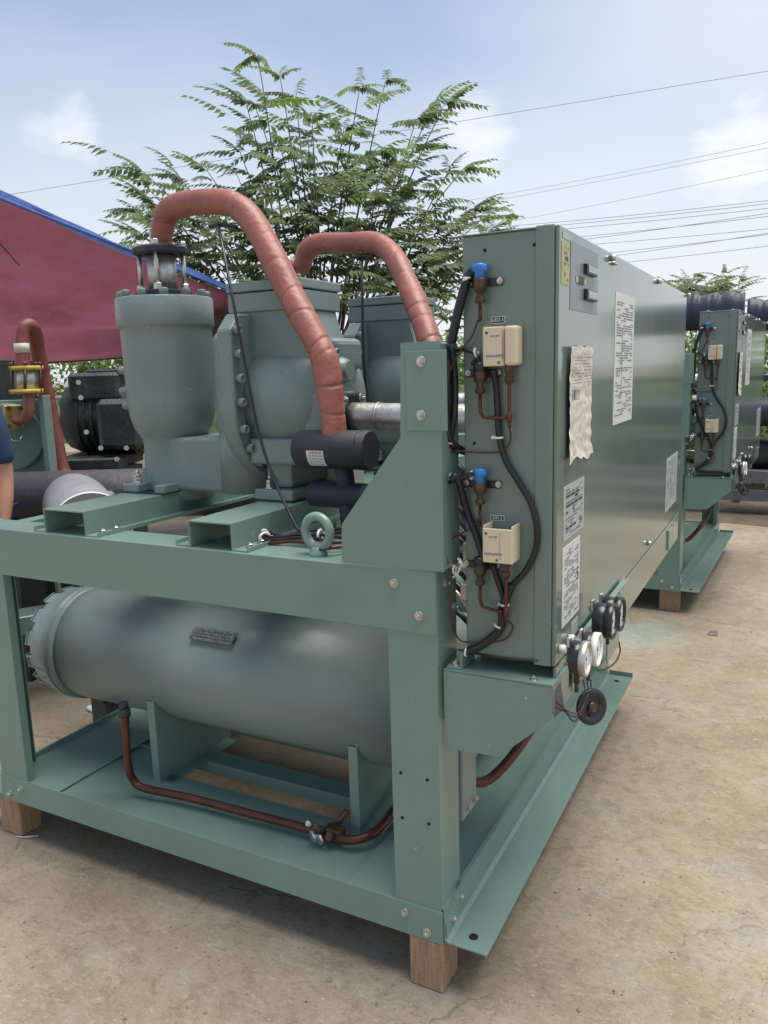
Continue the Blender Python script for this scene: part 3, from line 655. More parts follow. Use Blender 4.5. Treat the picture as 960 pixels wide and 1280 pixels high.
# ------------------------------------------------ control cabinet
CX0, CX1, CY0, CY1, CZ0, CZ1 = .0525, .278, .066, 2.25, .892, 1.893
cab = MB().box(CX0, CX1-.012, CY0, CY1, CZ0, CZ1, .004, 2).box(CX1-.052, CX1-.010, CY0-.003, CY1+.003, CZ0-.004, CZ1+.006, .003, 2).box(CX0-.002, CX1-.05, CY0-.003, CY1, CZ1, CZ1+.003, .001).build('control_cabinet', CB, ch)
door = MB().box(CX1-.0095, CX1, CY0+.001, CY1, CZ0-.004, CZ1+.004, .003, 2).build('cabinet_door', DOOR, cab)
MB().box(CX1-.006, CX1+.0006, CY0+.004, CY1-.01, CZ0-.135, CZ0-.008, .001).build('lower_skirt', DOOR, cab)
for u, v in ((606, 313), (668, 306), (593, 554), (724, 0)):
    if v: inst(HOLEM, 'screw_hole', at(u, v, y=CY0-.0004), (0, -1, 0), cab, s=.9)
for u, v in ((605, 292), (683, 282)):
    q = at(u, v, y=CY0+.03); MB().lathe([(0, .011), (.006, .010), (.008, .006)], (q.x, q.y, CZ1+.003), (0, 0, 1), 14).build('top_bolt', FR, cab)
def on_door(u, v, o=.0): q = at(u, v, x=CX1+o); return q
for u, v in ((763, 323), (822, 352), (859, 369), (809, 679), (771, 740)):
    q = on_door(u, v); MB().lathe([(0, .009), (.012, .009), (.016, .006)], q, (1, 0, 0), 14).build('door_knob', STL, door)
q = on_door(765, 325); MB().box(CX1, CX1+.010, q.y, q.y+.03, q.z-.012, q.z-.004, .002).build('door_latch', STL, door)
# control recess: grey switch plate, switches, display
def patch(name, m, y0, y1, z0, z1, parent, o=.0012, th=.0012, lab=None):
    return MB().box(CX1-.0001+o-th, CX1+o, y0, y1, z0, z1, .0003).build(name, m, parent, lab)
a, b_ = on_door(713, 305), on_door(746, 390); zt = a.z; y0 = a.y; y1 = b_.y
sp = patch('switch_plate', GREY, y0, y1, on_door(713, 387).z, on_door(713, 300).z, door)
def sw(u0, v0, u1, v1):
    a = on_door(u0, v0); c = on_door(u1, v1); MB().box(CX1, CX1+.011, a.y, c.y, c.z, a.z, .0015).build('rocker_switch', DKP, sp)
    MB().box(CX1+.011, CX1+.0125, a.y+.01, c.y-.004, c.z+.004, a.z-.004, .001).build('switch_face', PAPER2, sp)
sw(729, 329, 742, 347); sw(729, 361, 742, 378)
a = on_door(719, 345); c = on_door(731, 357)
lc = MB().box(CX1+.001, CX1+.003, a.y, c.y, c.z, a.z, .0005).build('display_window', LCDM, sp)
text('8888', 'display_digits', .030, ((CX1+.0034), (a.y+c.y)/2, (a.z+c.z)/2), (0, 1, 0), (0, 0, 1), INKD, lc)
# stickers
def sticker(name, m, tl, tr, br, bl, rows, ink=INK, seed=1, heavy=(), lab=None, o=.0012, mx=.10, dens=.75):
    P = [on_door(*q, o) for q in (tl, tr, br, bl)]
    y0 = (P[0].y+P[3].y)/2; y1 = (P[1].y+P[2].y)/2; z1 = (P[0].z+P[1].z)/2; z0 = (P[2].z+P[3].z)/2
    s = patch(name, m, y0, y1, z0, z1, door, lab=lab)
    rn = random.Random(seed); b = MB(); bd = MB(); W_ = y1-y0; H_ = z1-z0; hv = False
    for r_ in range(rows):
        z = z1-H_*(.06+.88*(r_+.5)/rows); x = y0+W_*mx; h_ = H_*.88/rows*.26
        while x < y1-W_*mx:
            l_ = min(rn.uniform(.05, .25)*W_, y1-W_*mx-x)
            if rn.random() < dens and l_ > .002:
                t = bd if r_ in heavy else b; hv |= r_ in heavy; hh_ = h_*(1.5 if r_ in heavy else 1)
                t.quad((CX1+.0016, x, z-hh_), (CX1+.0016, x+l_, z-hh_), (CX1+.0016, x+l_, z+hh_), (CX1+.0016, x, z+hh_))
            x += l_+W_*.03
    if len(b.bm.verts): b.build('fine_print', ink, s)
    if hv: bd.build('bold_print', INKD, s)
    return s, y0, y1, z0, z1
sticker('yellow_sticker', YEL, (702, 300), (712, 306), (712, 358), (702, 354), 7, INK, 2, (2, 4), mx=.15, dens=.5)
patch('small_sticker', PAPER2, on_door(703, 290).y, on_door(713, 292).y, on_door(703, 297).z, on_door(703, 289).z, door)
S, y0, y1, z0, z1 = sticker('wiring_chart', PAPER, (770, 365), (794, 372), (789, 524), (766, 532), 46, INK, 4, (), mx=.08, dens=.6)
MB().box(CX1+.0012, CX1+.0018, y0+.36*(y1-y0), y0+.375*(y1-y0), z0+.2*(z1-z0), z0+.74*(z1-z0), 0).build('chart_rule', INK, S)
sticker('notice_label', PAPER2, (705, 609), (731, 595), (729, 661), (704, 676), 15, INK, 5, (2, 3, 5, 7, 12))
S, y0, y1, z0, z1 = sticker('data_label', PAPER, (704, 686), (725, 669), (724, 764), (702, 785), 30, INK, 6, (), dens=.55)
text('S', 'data_mark', .05, (CX1+.0018, y0+.86*(y1-y0), z0+.52*(z1-z0)), (0, 1, 0), (0, 0, 1), INKD, S)
sticker('side_label', PAPER2, (833, 580), (846, 560), (846, 625), (832, 640), 22, INK, 9)
patch('small_sticker', PAPER2, on_door(714, 778).y, on_door(722, 772).y, on_door(718, 792).z, on_door(718, 774).z, door)
# torn paper: wavy sheet standing a little off the door
a = on_door(708, 432); c = on_door(736, 566); b = MB(); nu, nv = 14, 44; grid = []
for j in range(nv+1):
    row = []; v = j/nv
    edge = .007*noise.noise(Vector((v*4, 1.3, 0)))+.002*noise.noise(Vector((v*25, 1.3, 0))); edge2 = .008*noise.noise(Vector((v*3.5, 5.3, 0)))+.003*noise.noise(Vector((v*22, 3, 0)))
    if v < .06: edge2 += .02
    if v > .88: edge2 += .035*(v-.88)/.12; edge -= .02*(v-.88)/.12
    for i in range(nu+1):
        u = i/nu; zz = a.z+(c.z-a.z)*v
        if j == nv: zz += .02*noise.noise(Vector((u*5, 2.2, 0)))-.010*(u > .6)
        if j == 0: zz += .006*noise.noise(Vector((u*6, 8.2, 0)))
        yy = a.y+edge+(c.y+edge2-a.y-edge)*u
        off = .004+.0035*noise.noise(Vector((u*3, v*13, 3)))+.010*max(0, v-.85)*(1-u)*4+.006*(1-u)**3
        row.append(b.bm.verts.new((CX1+off, yy, zz)))
    grid.append(row)
for j in range(nv):
    for i in range(nu):
        f = b.bm.faces.new((grid[j][i], grid[j][i+1], grid[j+1][i+1], grid[j+1][i])); f.smooth = True
tp = b.build('torn_notice', TORN, door)
b = MB(); rn = random.Random(3)
for r_ in range(9):
    z = a.z-.028-.0075*r_; x = a.y+.014
    while x < c.y-.02:
        l_ = rn.uniform(.008, .03)
        if rn.random() < .6: b.quad((CX1+.0115, x, z), (CX1+.0115, x+l_, z), (CX1+.0115, x+l_, z+.0022), (CX1+.0115, x, z+.0022))
        x += l_+.006
b.build('fine_print', INK, tp)
zc = a.z+(c.z-a.z)*.42; b = MB()
for k, wd in enumerate((.006, .012, .003, .003, .006, .003)): b.box(CX1+.011, CX1+.0115, a.y+.020+k*.012, a.y+.020+k*.012+wd*.6, zc-.012, zc+.012, 0)
b.build('bold_print', INKD, tp)
b = MB(); p = on_door(699, 596)
# louvre marks on the front flange of the cabinet
for vv in (368, 378, 388, 398, 560, 570, 580, 770, 780): 
    q = at(690, vv, y=CY0-.003); b.box(q.x-.004, q.x+.002, CY0-.0036, CY0-.003, q.z-.0012, q.z+.0012, 0)
b.build('emboss_marks', FR, cab)

# ---- fittings on the cabinet front
YF = CY0-.001
def sensor(u, v, bl, br, cap=True, par=cab):
    """pressure transmitter: (u, v) is the shoulder where cap meets brass; bl/br px extents of the black strap"""
    p = at(u, v, y=YF-.022); l_ = at(bl, v+2, y=YF-.004); r_ = at(br, v, y=YF-.004)
    root = MB().box(l_.x, r_.x, YF-.006, YF, p.z-.010, p.z+.008, .004, 2).box(p.x-.016, p.x+.016, YF-.024, YF-.004, p.z-.012, p.z+.012, .005, 2).build('sensor_clamp', DKP, par)
    for x in (l_.x+.006, r_.x-.006): inst(BOLT, 'bolt', (x, YF-.006, p.z), (0, -1, 0), root, s=.62)
    MB().lathe([(0, .0035), (.010, .0045), (.012, .011), (.020, .012), (.024, .008), (.034, .008), (.038, .012), (.044, .0145), (.062, .0145), (.066, .012)], (p.x, p.y, p.z-.058), (0, 0, 1), 16).build('sensor_body', BRS, root)
    if cap:
        MB().lathe([(0, .013), (.016, .013), (.017, .0145), (.030, .0145), (.033, .012)], (p.x, p.y, p.z+.006), (0, 0, 1), 20).box(p.x-.016, p.x+.016, p.y-.007, p.y+.007, p.z+.022, p.z+.036, .002).build('sensor_plug', BLUE, root)
    else:
        MB().lathe([(0, .015), (.012, .016), (.020, .012)], (p.x, p.y, p.z+.004), (0, 0, 1), 16).build('sensor_top', DKP, root)
    return p
s1 = sensor(600, 352, 584, 628)
s2 = sensor(600, 466, 582, 626, False)
s3 = sensor(600, 606, 580, 626)
s4 = sensor(600, 708, 580, 624, False)
def switch_box(u0, v0, u1, v1, open_top, dep=.055):
    a = at(u0, v0, y=YF-dep); c = at(u1, v1, y=YF-dep); x0, x1, z1, z0 = a.x, c.x, a.z, c.z; yf = YF-dep
    if open_top:
        bx = MB().box(x0, x1, yf, yf+.004, z0, z1, .002).box(x0, x0+.004, yf+.004, YF, z0, z1+.006, .001).box(x1-.004, x1, yf+.004, YF, z0, z1+.006, .001).box(x0+.004, x1-.004, yf+.004, YF, z0, z0+.004, .001)
        bo = bx.build('switch_cover', BEIGE, cab); MB().box(x0+.005, x1-.005, yf+.012, YF, z0+.005, z1-.012, .001).build('switch_inside', ALU, bo)
    else:
        bo = MB().box(x0, x0+.6*(x1-x0), yf, YF, z0, z1, .003, 2).box(x0+.6*(x1-x0)+.001, x1, yf+.002, YF, z0+.001, z1+.001, .007, 3).build('switch_cover', BEIGE, cab)
    W_, H_ = x1-x0, z1-z0
    MB().box(x0+.585*W_, x0+.597*W_, yf-.0004, yf+.001, z0+.01, z1-.008, 0).build('cover_seam', INK, bo)
    text('SAGInoMIYA', 'switch_lettering', .0078, (x0+.36*W_, yf-.0008, z0+.26*H_), (1, 0, 0), (0, 0, 1), INKB, bo)
    text('ALP-1307', 'switch_type', .0055, (x0+.36*W_, yf-.0008, z0+.76*H_), (1, 0, 0), (0, 0, 1), INK, bo)
    for xx, zz, r_ in ((x0+.12*W_, z0+.85*H_, .0035), (x0+.48*W_, z0+.09*H_, .0032)):
        MB().lathe([(0, r_), (.0015, r_*.8)], (xx, yf-.0002, zz), (0, -1, 0), 10).build('cover_screw', BRS, bo)
    fx = x0+.68*W_
    MB().lathe([(0, .006), (.006, .011), (.016, .011), (.017, .008), (.026, .008), (.027, .0105), (.040, .0105)], (fx, yf+.025, z0-.040), (0, 0, 1), 6, smooth=False).build('brass_union', BRS, bo)
    return x0, x1, z0, z1, yf, fx
w1 = switch_box(603, 409, 646, 457, False, .045)
w2 = switch_box(603, 660, 640, 706, True, .062)
w1 = w1; 
def tagplate(u0, v0, u1, v1, s):
    a = at(u0, v0, y=YF-.002); c = at(u1, v1, y=YF-.002)
    t = MB().box(a.x, c.x, YF-.0022, YF-.0012, c.z, a.z, .0003).build('tag_plate', WHT, cab)
    MB().box(a.x+.0014, c.x-.0014, YF-.0027, YF-.0021, c.z+.0014, a.z-.0014, 0).build('tag_face', INKD, t)
    text(s, 'tag_lettering', (a.z-c.z)*.72, ((a.x+c.x)/2, YF-.003, (a.z+c.z)/2), (1, 0, 0), (0, 0, 1), WHT, t)
tagplate(613.5, 396, 631.5, 404, '63D-1'); tagplate(613, 643.5, 630.5, 651.5, '63D-2')
def T(name, m, r, pts, n=8, par=None): return MB().tube(pts, r, n).build(name, m, par or ch)
# copper joining tubes beneath each switch
for (sv, w_, vb, ve) in ((s2, w1, 520, 545), (s4, w2, 757, 800)):
    y = w_[4]+.025
    T('copper_tube', COP, .0042, [(sv.x, sv.y, sv.z-.055), (sv.x, sv.y, sv.z-.085), (sv.x+.006, sv.y, sv.z-.098), (sv.x+.018, sv.y, sv.z-.103), (w_[5]-.008, y, sv.z-.103)], 10, cab)
    T('copper_tube', COP, .0042, [(w_[5], y, w_[2]-.038), (w_[5], y, sv.z-.08), (w_[5], y, sv.z-.125)], 10, cab)
    MB().lathe([(0, .004), (.006, .0065), (.02, .0065), (.024, .0045)], (w_[5], y, sv.z-.115), (0, 0, 1), 12).build('tee_joint', COP, cab)
Y0 = YF-.015
T('capillary', COP, .0022, [(s1.x, s1.y, s1.z-.055), (s1.x, s1.y, s1.z-.085), at(597, 402, y=Y0), at(590, 420, y=Y0), at(575, 440, y=Y0-.01), at(563, 462, y=Y0-.02), at(557, 490, y=Y0-.02), at(556, 530, y=Y0-.02), at(557, 575, y=Y0-.01), at(557, 640, y=.02), at(557, 690, y=.03)], 8)
MB().cyl((s1.x, s1.y, s1.z-.06), (s1.x, s1.y, s1.z-.085), .0045, 10).build('copper_tube', COP, cab)
T('capillary', COP, .0022, [(w1[5], w1[4]+.025, s2.z-.12), at(638, 550, y=Y0), at(630, 562, y=Y0), at(615, 566, y=Y0), at(590, 565, y=Y0), at(568, 564, y=Y0), at(559, 570, y=Y0), at(557, 585, y=Y0)], 8)
T('capillary', COP, .0022, [(s3.x, s3.y, s3.z-.055), at(600, 645, y=Y0), at(593, 656, y=Y0), at(575, 668, y=Y0), at(562, 676, y=Y0), at(557, 688, y=.02), at(560, 705, y=.02)], 8)
MB().cyl((s3.x, s3.y, s3.z-.06), (s3.x-.001, s3.y, s3.z-.10), .004, 10).build('copper_tube', COP, cab)
T('capillary', COP, .0024, [(w2[5], w2[4]+.025, s4.z-.12), at(641, 783, y=Y0), at(634, 797, y=Y0), at(620, 802, y=Y0), at(595, 803, y=Y0), at(575, 800, y=Y0), at(565, 780, y=.03), at(562, 755, y=.02), at(560, 725, y=.02), at(563, 710, y=.03)], 8)
T('capillary', COP, .0026, [at(573, 812, y=.07), at(610, 820, y=.06), at(640, 824, y=.06), at(672, 826, y=.06)], 8)
T('capillary', COP, .003, [at(557, 575, y=.03), at(556, 620, y=.04), at(557, 660, y=.04), at(560, 698, y=.03)], 8)
# black conduits
YB = YF-.016
T('black_conduit', BLK2, .011, [at(592, 338, y=YB), at(586, 345, y=YB), at(580, 362, y=YB), at(572, 392, y=YB), at(566, 420, y=YB), at(562, 440, y=YB), at(558, 470, y=.03), at(557, 510, y=.03), at(560, 545, y=.04), at(572, 560, y=.07), at(590, 566, y=.14)], 12)
T('black_conduit', BLK2, .009, [at(564, 430, y=.03), at(568, 470, y=.05), at(568, 510, y=.05), at(564, 540, y=.05), at(562, 552, y=.05)], 12)
T('black_conduit', BLK2, .0045, [at(598, 447, y=YB), at(590, 440, y=YB), at(578, 437, y=YB), at(566, 440, y=YB), at(560, 447, y=YB)], 10)
T('black_conduit', BLK2, .0045, [at(590, 456, y=YB), at(596, 448, y=YB), at(601, 459, y=YB), at(603, 470, y=YB)], 10)
T('black_conduit', BLK2, .0075, [at(617, 462, y=YF-.02), at(620, 482, y=YF-.012), at(622, 510, y=YB+.006), at(624, 545, y=YB+.006), at(632, 575, y=YB+.006), at(650, 605, y=YB+.006), at(664, 630, y=YB+.006), at(671, 658, y=YB+.006), at(670, 685, y=YB+.006), at(658, 712, y=YB+.006), at(640, 732, y=YB)], 12, cab)
T('black_conduit', BLK2, .0075, [at(617, 706, y=YF-.02), at(621, 722, y=YF-.012), at(628, 742, y=YB+.006), at(632, 758, y=YB+.006), at(627, 782, y=YB+.006), at(612, 797, y=YB), at(592, 812, y=YB), at(583, 815, y=YB)], 12, cab)
T('black_conduit', BLK2, .009, [at(563, 600, y=.02), at(572, 598, y=.03), at(584, 640, y=YF-.01), at(595, 668, y=YB), at(602, 690, y=YB), at(606, 702, y=YB)], 12)
T('black_conduit', BLK2, .0055, [at(558, 604, y=.04), at(572, 599, y=.03), at(586, 594, y=.03), at(598, 590, y=.04), at(606, 588, y=YF-.01)], 12)
T('black_conduit', BLK2, .010, [at(640, 730, y=YB), at(628, 760, y=YB), at(626, 785, y=YB), at(605, 805, y=YB), at(582, 815, y=YB)], 12, cab)
for (u, v, dx) in ((584, 349, (-.3, 0, 1)), (559, 447, (0, 0, 1)), (595, 441, (1, 0, .2)), (562, 553, (.2, 0, 1)), (623, 547, (0, 0, 1)), (563, 597, (1, 0, 0)), (590, 594, (1, 0, 0)), (631, 756, (0, 0, 1)), (623, 782, (.5, 0, 1)), (583, 815, (1, 0, 0)), (557, 584, (0, 0, 1)), (557, 684, (0, 0, 1)), (560, 706, (0, 0, 1)), (568, 712, (1, 0, 0))):
    inst(TIE, 'cable_tie', at(u, v, y=YF-.018), dx, ch, s=.75)
T('tie_tail', WHT, .003, [at(572, 698, y=YB), at(577, 704, y=YB), at(572, 716, y=YB), at(566, 722, y=YB)], 6)
# pipework crowd between post and cabinet
rn = random.Random(11)
for k in range(16):
    v0 = 590+k*12; y = .25+.03*k
    T('refrigerant_hose', (BLK2, BLK, ALU, BLK2)[k % 4], .008+.004*rn.random(), [at(470, v0-10, y=y+.35), at(520, v0-22, y=y+.2), at(566, v0-14+rn.uniform(-8, 8), y=y+.02), at(600, v0+26+rn.uniform(-8, 8), y=y)], 8)
MB().lathe([(0, .03), (.02, .045), (.30, .045), (.32, .03)], (-.20, .85, 1.30), (1, 0, 0), 24).build('oil_filter', LGRY, ch)
MB().box(-.10, .03, .42, .52, 1.02, 1.09, .004).box(-.06, .045, .30, .36, .95, 1.00, .004).build('valve_block', STL, ch)
MB().box(-.16, .0, .60, .75, 1.16, 1.22, .006).build('wood_packing', LGRY, ch)
for k in range(5): MB().cyl((-.14+.03*k, .55, .90+.02*k), (.045, .40+.05*k, .86+.035*k), .016, 14).build('small_pipe', (ALU, BLK2)[k % 2], ch)
# ---- support bracket under the cabinet
PB = [at(u, v, y=.02) for u, v in ((552, 838), (690, 862), (690, 899), (623, 946), (551, 931))]
poly = [(.009, .858), (.285, .862), (.285, .776), (PB[3].x, PB[3].z), (.009, .647)]
for y0, nm in ((.02, 0), (YD-.16, 1)):
    MB().prism(poly, 'y', y0, y0+.004).box(.009, .285, y0, y0+.15, .853, .858, .001).box(.281, .285, y0+.004, y0+.15, .776, .853, .001).prism(poly, 'y', y0+.146, y0+.15).build('cabinet_bracket', FR, ch)
MB().box(.012, .05, .03, .075, .858, .863, .001).box(.050, .0535, .03, .12, .858, .892, .001).build('cabinet_foot', FR, ch)
inst(BOLT, 'bolt', (.030, .05, .863), (0, 0, 1), ch); inst(BOLT, 'bolt', (.232, .045, .858), (0, 0, 1), ch, s=.8)
MB().box(.05, .272, .17, YD, .862, .890, .002).build('cabinet_bearer', FR, ch)
# brown card torn behind the bracket corner
MB().prism([(.286, .775), (.287, .845), (.30, .87), (.31, .80)], 'y', .035, .037).build('card_scrap', RUST, ch)
# ---- gauge rail
ga = at(713, 806, x=.292); gb = at(785, 735, x=.292)
gy0, gy1 = .20, .86
gr = MB().box(.284, .288, gy0, gy1, .775, .905, .001).box(.284, .300, gy0, gy1, .903, .907, .0005).build('gauge_rail', FR, ch)
def gauge(u, v, rad, bez, x=.33, dep=.035):
    q = at(u, v, x=x+dep)
    o = MB().lathe([(0, rad*.9), (.002, rad), (dep*.62, rad), (dep*.64, rad*.97)], (x, q.y, q.z), (1, 0, 0), 40).build('gauge_case', DKP, gr)
    MB().lathe([(dep*.62, rad*1.0), (dep*.62, rad*1.05), (dep, rad*1.05), (dep*1.04, rad*.98), (dep*1.0, rad*.9), (dep*.86, rad*.88)], (x, q.y, q.z), (1, 0, 0), 40, cap=False).build('gauge_bezel', bez, o)
    MB().lathe([(0, rad*.9), (.001, rad*.9)], (x+dep*.86, q.y, q.z), (1, 0, 0), 40).build('gauge_dial', WHT, o)
    b = MB()
    for k in range(15):
        a = R(-45+k*270/14); c_, s_ = math.cos(a), math.sin(a); X = x+dep*.86+.0015
        p1_, p2_ = rad*.68, rad*.84; t = .0009
        b.quad((X, q.y+c_*p1_-s_*t, q.z+s_*p1_+c_*t), (X, q.y+c_*p2_-s_*t, q.z+s_*p2_+c_*t), (X, q.y+c_*p2_+s_*t, q.z+s_*p2_-c_*t), (X, q.y+c_*p1_+s_*t, q.z+s_*p1_-c_*t))
    b.build('dial_marks', INKD, o)
    MB().cyl((x+dep*.86, q.y, q.z), (x+dep*.92, q.y, q.z), rad*.1, 12).box(x+dep*.88, x+dep*.9, q.y-.0012, q.y+.0012, q.z-rad*.6, q.z+.2*rad, 0).build('needle', INKD, o)
    MB().cyl((x+.012, q.y, q.z-rad*.9), (x+.012, q.y, q.z-rad-.022), .008, 8).cyl((x+.012, q.y, q.z-rad-.018), (x+.012, q.y, q.z-rad-.045), .005, 8).build('gauge_stem', BRS, o)
    MB().lathe([(0, .006), (.006, .006), (.008, .004)], (x-.01, q.y, q.z+rad*1.08), (1, 0, 0), 12).box(x-.012, x-.002, q.y-.008, q.y+.008, q.z+rad*.6, q.z+rad*1.2, .002).build('gauge_clip', STL, o)
    return q
g1 = gauge(735, 824, .040, ALU, .318, .038)
g2 = gauge(749, 812, .040, WHT, .318, .038)
g3 = gauge(768, 777, .045, DKP, .315, .050)
g4 = gauge(778, 768, .045, DKP, .315, .050)
for u, v in ((705, 812), (716, 799)):
    q = at(u, v, x=CX1+.012); MB().lathe([(0, .011), (.012, .012), (.016, .009)], (CX1+.001, q.y, q.z), (1, 0, 0), 18).build('push_knob', WHT, cab)
for yy in (.27, .62, .78): MB().box(.2885, .2892, yy, yy+.06, .872, .893, 0).build('rail_sticker', PAPER2, gr)
q = at(757, 765, x=.31); MB().cyl((.288, q.y, q.z-.02), (.288, q.y, q.z+.01), .004).lathe([(0, .007), (.008, .007)], (.285, q.y, q.z+.01), (1, 0, 0), 12).build('clip_screw', STL, gr)
# hanging black gauge back, dangling below
hq = at(735, 882, x=.345); ax = Vector((.75, -.55, .15)).normalized()
hg = MB().lathe([(0, .018), (.004, .026), (.022, .029), (.024, .044), (.030, .045), (.034, .042), (.034, .030), (.026, .024)], hq-ax*.015, ax, 36).build('hanging_gauge_back', DKP, gr)
MB().cyl(hq+ax*.006, hq+ax*.022, .012, 14).box(hq.x+.002, hq.x+.012, hq.y-.018, hq.y+.006, hq.z-.02, hq.z+.004, .002).build('gauge_fitting', BRS, hg)
for k, (du, dv) in enumerate(((-6, 4), (-10, 8), (2, -4))):
    T('gauge_capillary', BLK2 if k else COP, .0017, [at(694, 868+k*8, x=.30), at(703+2*k, 884+k*3, x=.32), at(718, 888+k*6+dv, x=.34), at(729, 888+du*.5, x=.35), at(732+k*3, 868, x=.35), at(729+k*5, 850, x=.345)], 6, gr)
T('gauge_capillary', BLK2, .0022, [at(774, 803, x=.36), at(775, 815, x=.36), at(769, 828, x=.36), at(757, 836, x=.35), at(747, 838, x=.34)], 6, gr)
# hanging teal plate beneath gauges and drip plate
MB().box(.284, .288, .62, .80, .70, .775, .001).build('hanger_plate', FR, gr)
tagged_parts_done = True

# second unit: a copy further back
ch2 = copy_tree(ch); RZ = R(-2.0)
ch2.rotation_euler.z = RZ; ch2.location = Vector((.125, 3.66, .09))-Matrix.Rotation(RZ, 3, 'Z') @ Vector((.8775, -1.025, 0))
ch2['label'] = 'second sage green chiller standing farther back at right, pale glossy cabinet side'; ch['group'] = ch2['group'] = 'green chillers parked in a row'

# ------------------------------------------------ wood blocks
def wood_block(x0, x1, y0, y1, label):
    o = MB().box(x0, x1, y0, y1, GZ, .0895, .004, 1).build('wood_block', WOOD); tag(o, label, 'wood block', 'wood blocks under the chillers'); return o
wood_block(-.098, .001, .0, .105, 'square wood block under the near right corner of the front chiller')
wood_block(-1.80, -1.69, .01, .10, 'wood block under the left post of the front chiller')
wood_block(-.1, .0, 2.05, 2.15, 'wood block under the far right corner of the front chiller')
wood_block(-1.75, -1.65, 2.05, 2.15, 'wood block under the far left corner of the front chiller')
wood_block(.0, .125, 3.70, 3.80, 'dark wood block under the front corner of the second chiller')

# ------------------------------------------------ tarpaulin
def sheet(c4, nu, nv, fn, m, name):
    b = MB(); g_ = []
    for j in range(nv+1):
        v = j/nv; row = []
        for i in range(nu+1):
            u = i/nu; p = (c4[0]*(1-u)+c4[1]*u)*(1-v)+(c4[3]*(1-u)+c4[2]*u)*v; row.append(b.bm.verts.new(p+fn(u, v)))
        g_.append(row)
    for j in range(nv):
        for i in range(nu):
            f = b.bm.faces.new((g_[j][i], g_[j][i+1], g_[j+1][i+1], g_[j+1][i])); f.smooth = True
    return b
tA = at(-90, 212, d=4.6); tB = at(380, 402, d=8.6); tC = at(380, 418, d=9.4); tD = at(-90, 478, d=7.8)
def wave(u, v): return Vector((0, 0, .07*math.sin(9*v+3*math.sin(3*u)+2*u)*math.sin(math.pi*v)*(1-.5*u)+.025*math.sin(23*v+5*u)*math.sin(math.pi*v)+ -.22*math.sin(math.pi*v)*math.sin(math.pi*min(1, u*1.0))+.03*math.sin(9*u+5*v)+.05*noise.noise(Vector((u*4, v*4, 0)))*math.sin(math.pi*v)))
tp_root = thing('tarpaulin_awning', at(100, 700, d=7.0)*1.0, 'red tarpaulin awning with blue edge sagging over the machines at left', 'awning')
tp_root.location.z = GZ; ORG[tp_root.name].z = GZ
sheet([tA, tB, tC, tD], 44, 26, wave, TARP, 'x').build('red_sheet', TARP, tp_root)
d1 = (tA-tD).normalized()
def wv2(u, v): return Vector((0, 0, .02*math.sin(14*u)+.02*noise.noise(Vector((u*9, v*3, 7)))))
sheet([tA+Vector((0, 0, .035)), tB+Vector((0, 0, .055)), tB-Vector((0, 0, .015)), tA-Vector((0, 0, .015))], 44, 4, wv2, TARPB, 'x').build('blue_edge', TARPB, tp_root)
MB().tube([tA+Vector((0, 0, .0)), (tA+tB)/2+Vector((0, 0, .01)), tB], .012, 8).build('edge_rope', TARPB, tp_root)
for p in (at(-110, 300, d=4.8), at(-95, 460, d=7.8), at(372, 405, d=9.0)):
    MB().cyl((p.x, p.y, GZ), (p.x, p.y, p.z+.1), .024, 12).build('awning_pole', RUST, tp_root)
# dark seam lines under the sheet
def onS(u, v): p = (tA*(1-u)+tB*u)*(1-v)+(tD*(1-u)+tC*u)*v; return p+wave(u, v)-Vector((0, 0, .008))
MB().tube([onS(.05+.05*k, .84+.008*k) for k in range(13)], .008, 6).build('sheet_seam', HOSE2, tp_root)
MB().tube([onS(.10+.02*k, .14+.022*k) for k in range(4)], .004, 6).build('sheet_tie', BLK2, tp_root)

# ------------------------------------------------ left neighbour with yellow valve
nb = thing('neighbour_chiller', at(30, 700, d=4.6)*1.0, 'green machine with round end plate, yellow flanged valve and old red pipe, at left edge', 'chiller')
nb.location.z = GZ; ORG[nb.name].z = GZ
DN = 4.4
def A(u, v, dd=0): return at(u, v, d=DN+dd)
ex = Vector((math.cos(YAW), math.sin(YAW), 0)); ey = Vector((-math.sin(YAW), math.cos(YAW), 0)); ez = Vector((0, 0, 1))
def obox(b, c, sx, sy, sz, bev=.004, ang=0):
    """box turned to face the camera side, centre c"""
    q = bmesh.new(); bmesh.ops.create_cube(q, size=1)
    for v in q.verts: v.co = Vector((v.co.x*sx, v.co.y*sy, v.co.z*sz))
    if bev: bmesh.ops.bevel(q, geom=q.edges[:], offset=bev, segments=1, affect='EDGES')
    rot = Matrix.Rotation(YAW+ang, 3, 'Z')
    for v in q.verts: v.co = Vector(c)+rot @ v.co
    b._merge(q); return b
PX = DN/FPX
pl = obox(MB(), A(12, 546, .05), 95*PX, .05, 92*PX); pl.build('end_plate', FR, nb)
c = A(14, 546, .02); MB().lathe([(0, 42*PX), (.018, 42*PX), (.022, 40*PX)], c, -ey, 56).build('round_cover', FR, nb)
obox(MB(), A(60, 545, -.02), 7*PX, .10, 100*PX).build('upright_strip', FR, nb)
MB().tube([A(14, 544, -.02), A(16, 550, -.05), A(24, 551, -.05), A(27, 544, -.02)], .005, 8).build('cover_handle', STL, nb)
obox(MB(), A(-10, 480, .3), 80*PX, .4, 60*PX).build('motor_box', DIRT, nb)
yv = obox(MB(), A(17, 521, -.05), 21*PX, .05, 30*PX, .008, .35).build('square_flange', YPA, nb)
for du, dv in ((-7, -11), (8, -11), (8, 12), (-7, 12)):
    MB().cyl(A(17+du, 521+dv, -.07), A(18+du, 521+dv, -.12), .013, 6).build('flange_bolt', BRS, yv)
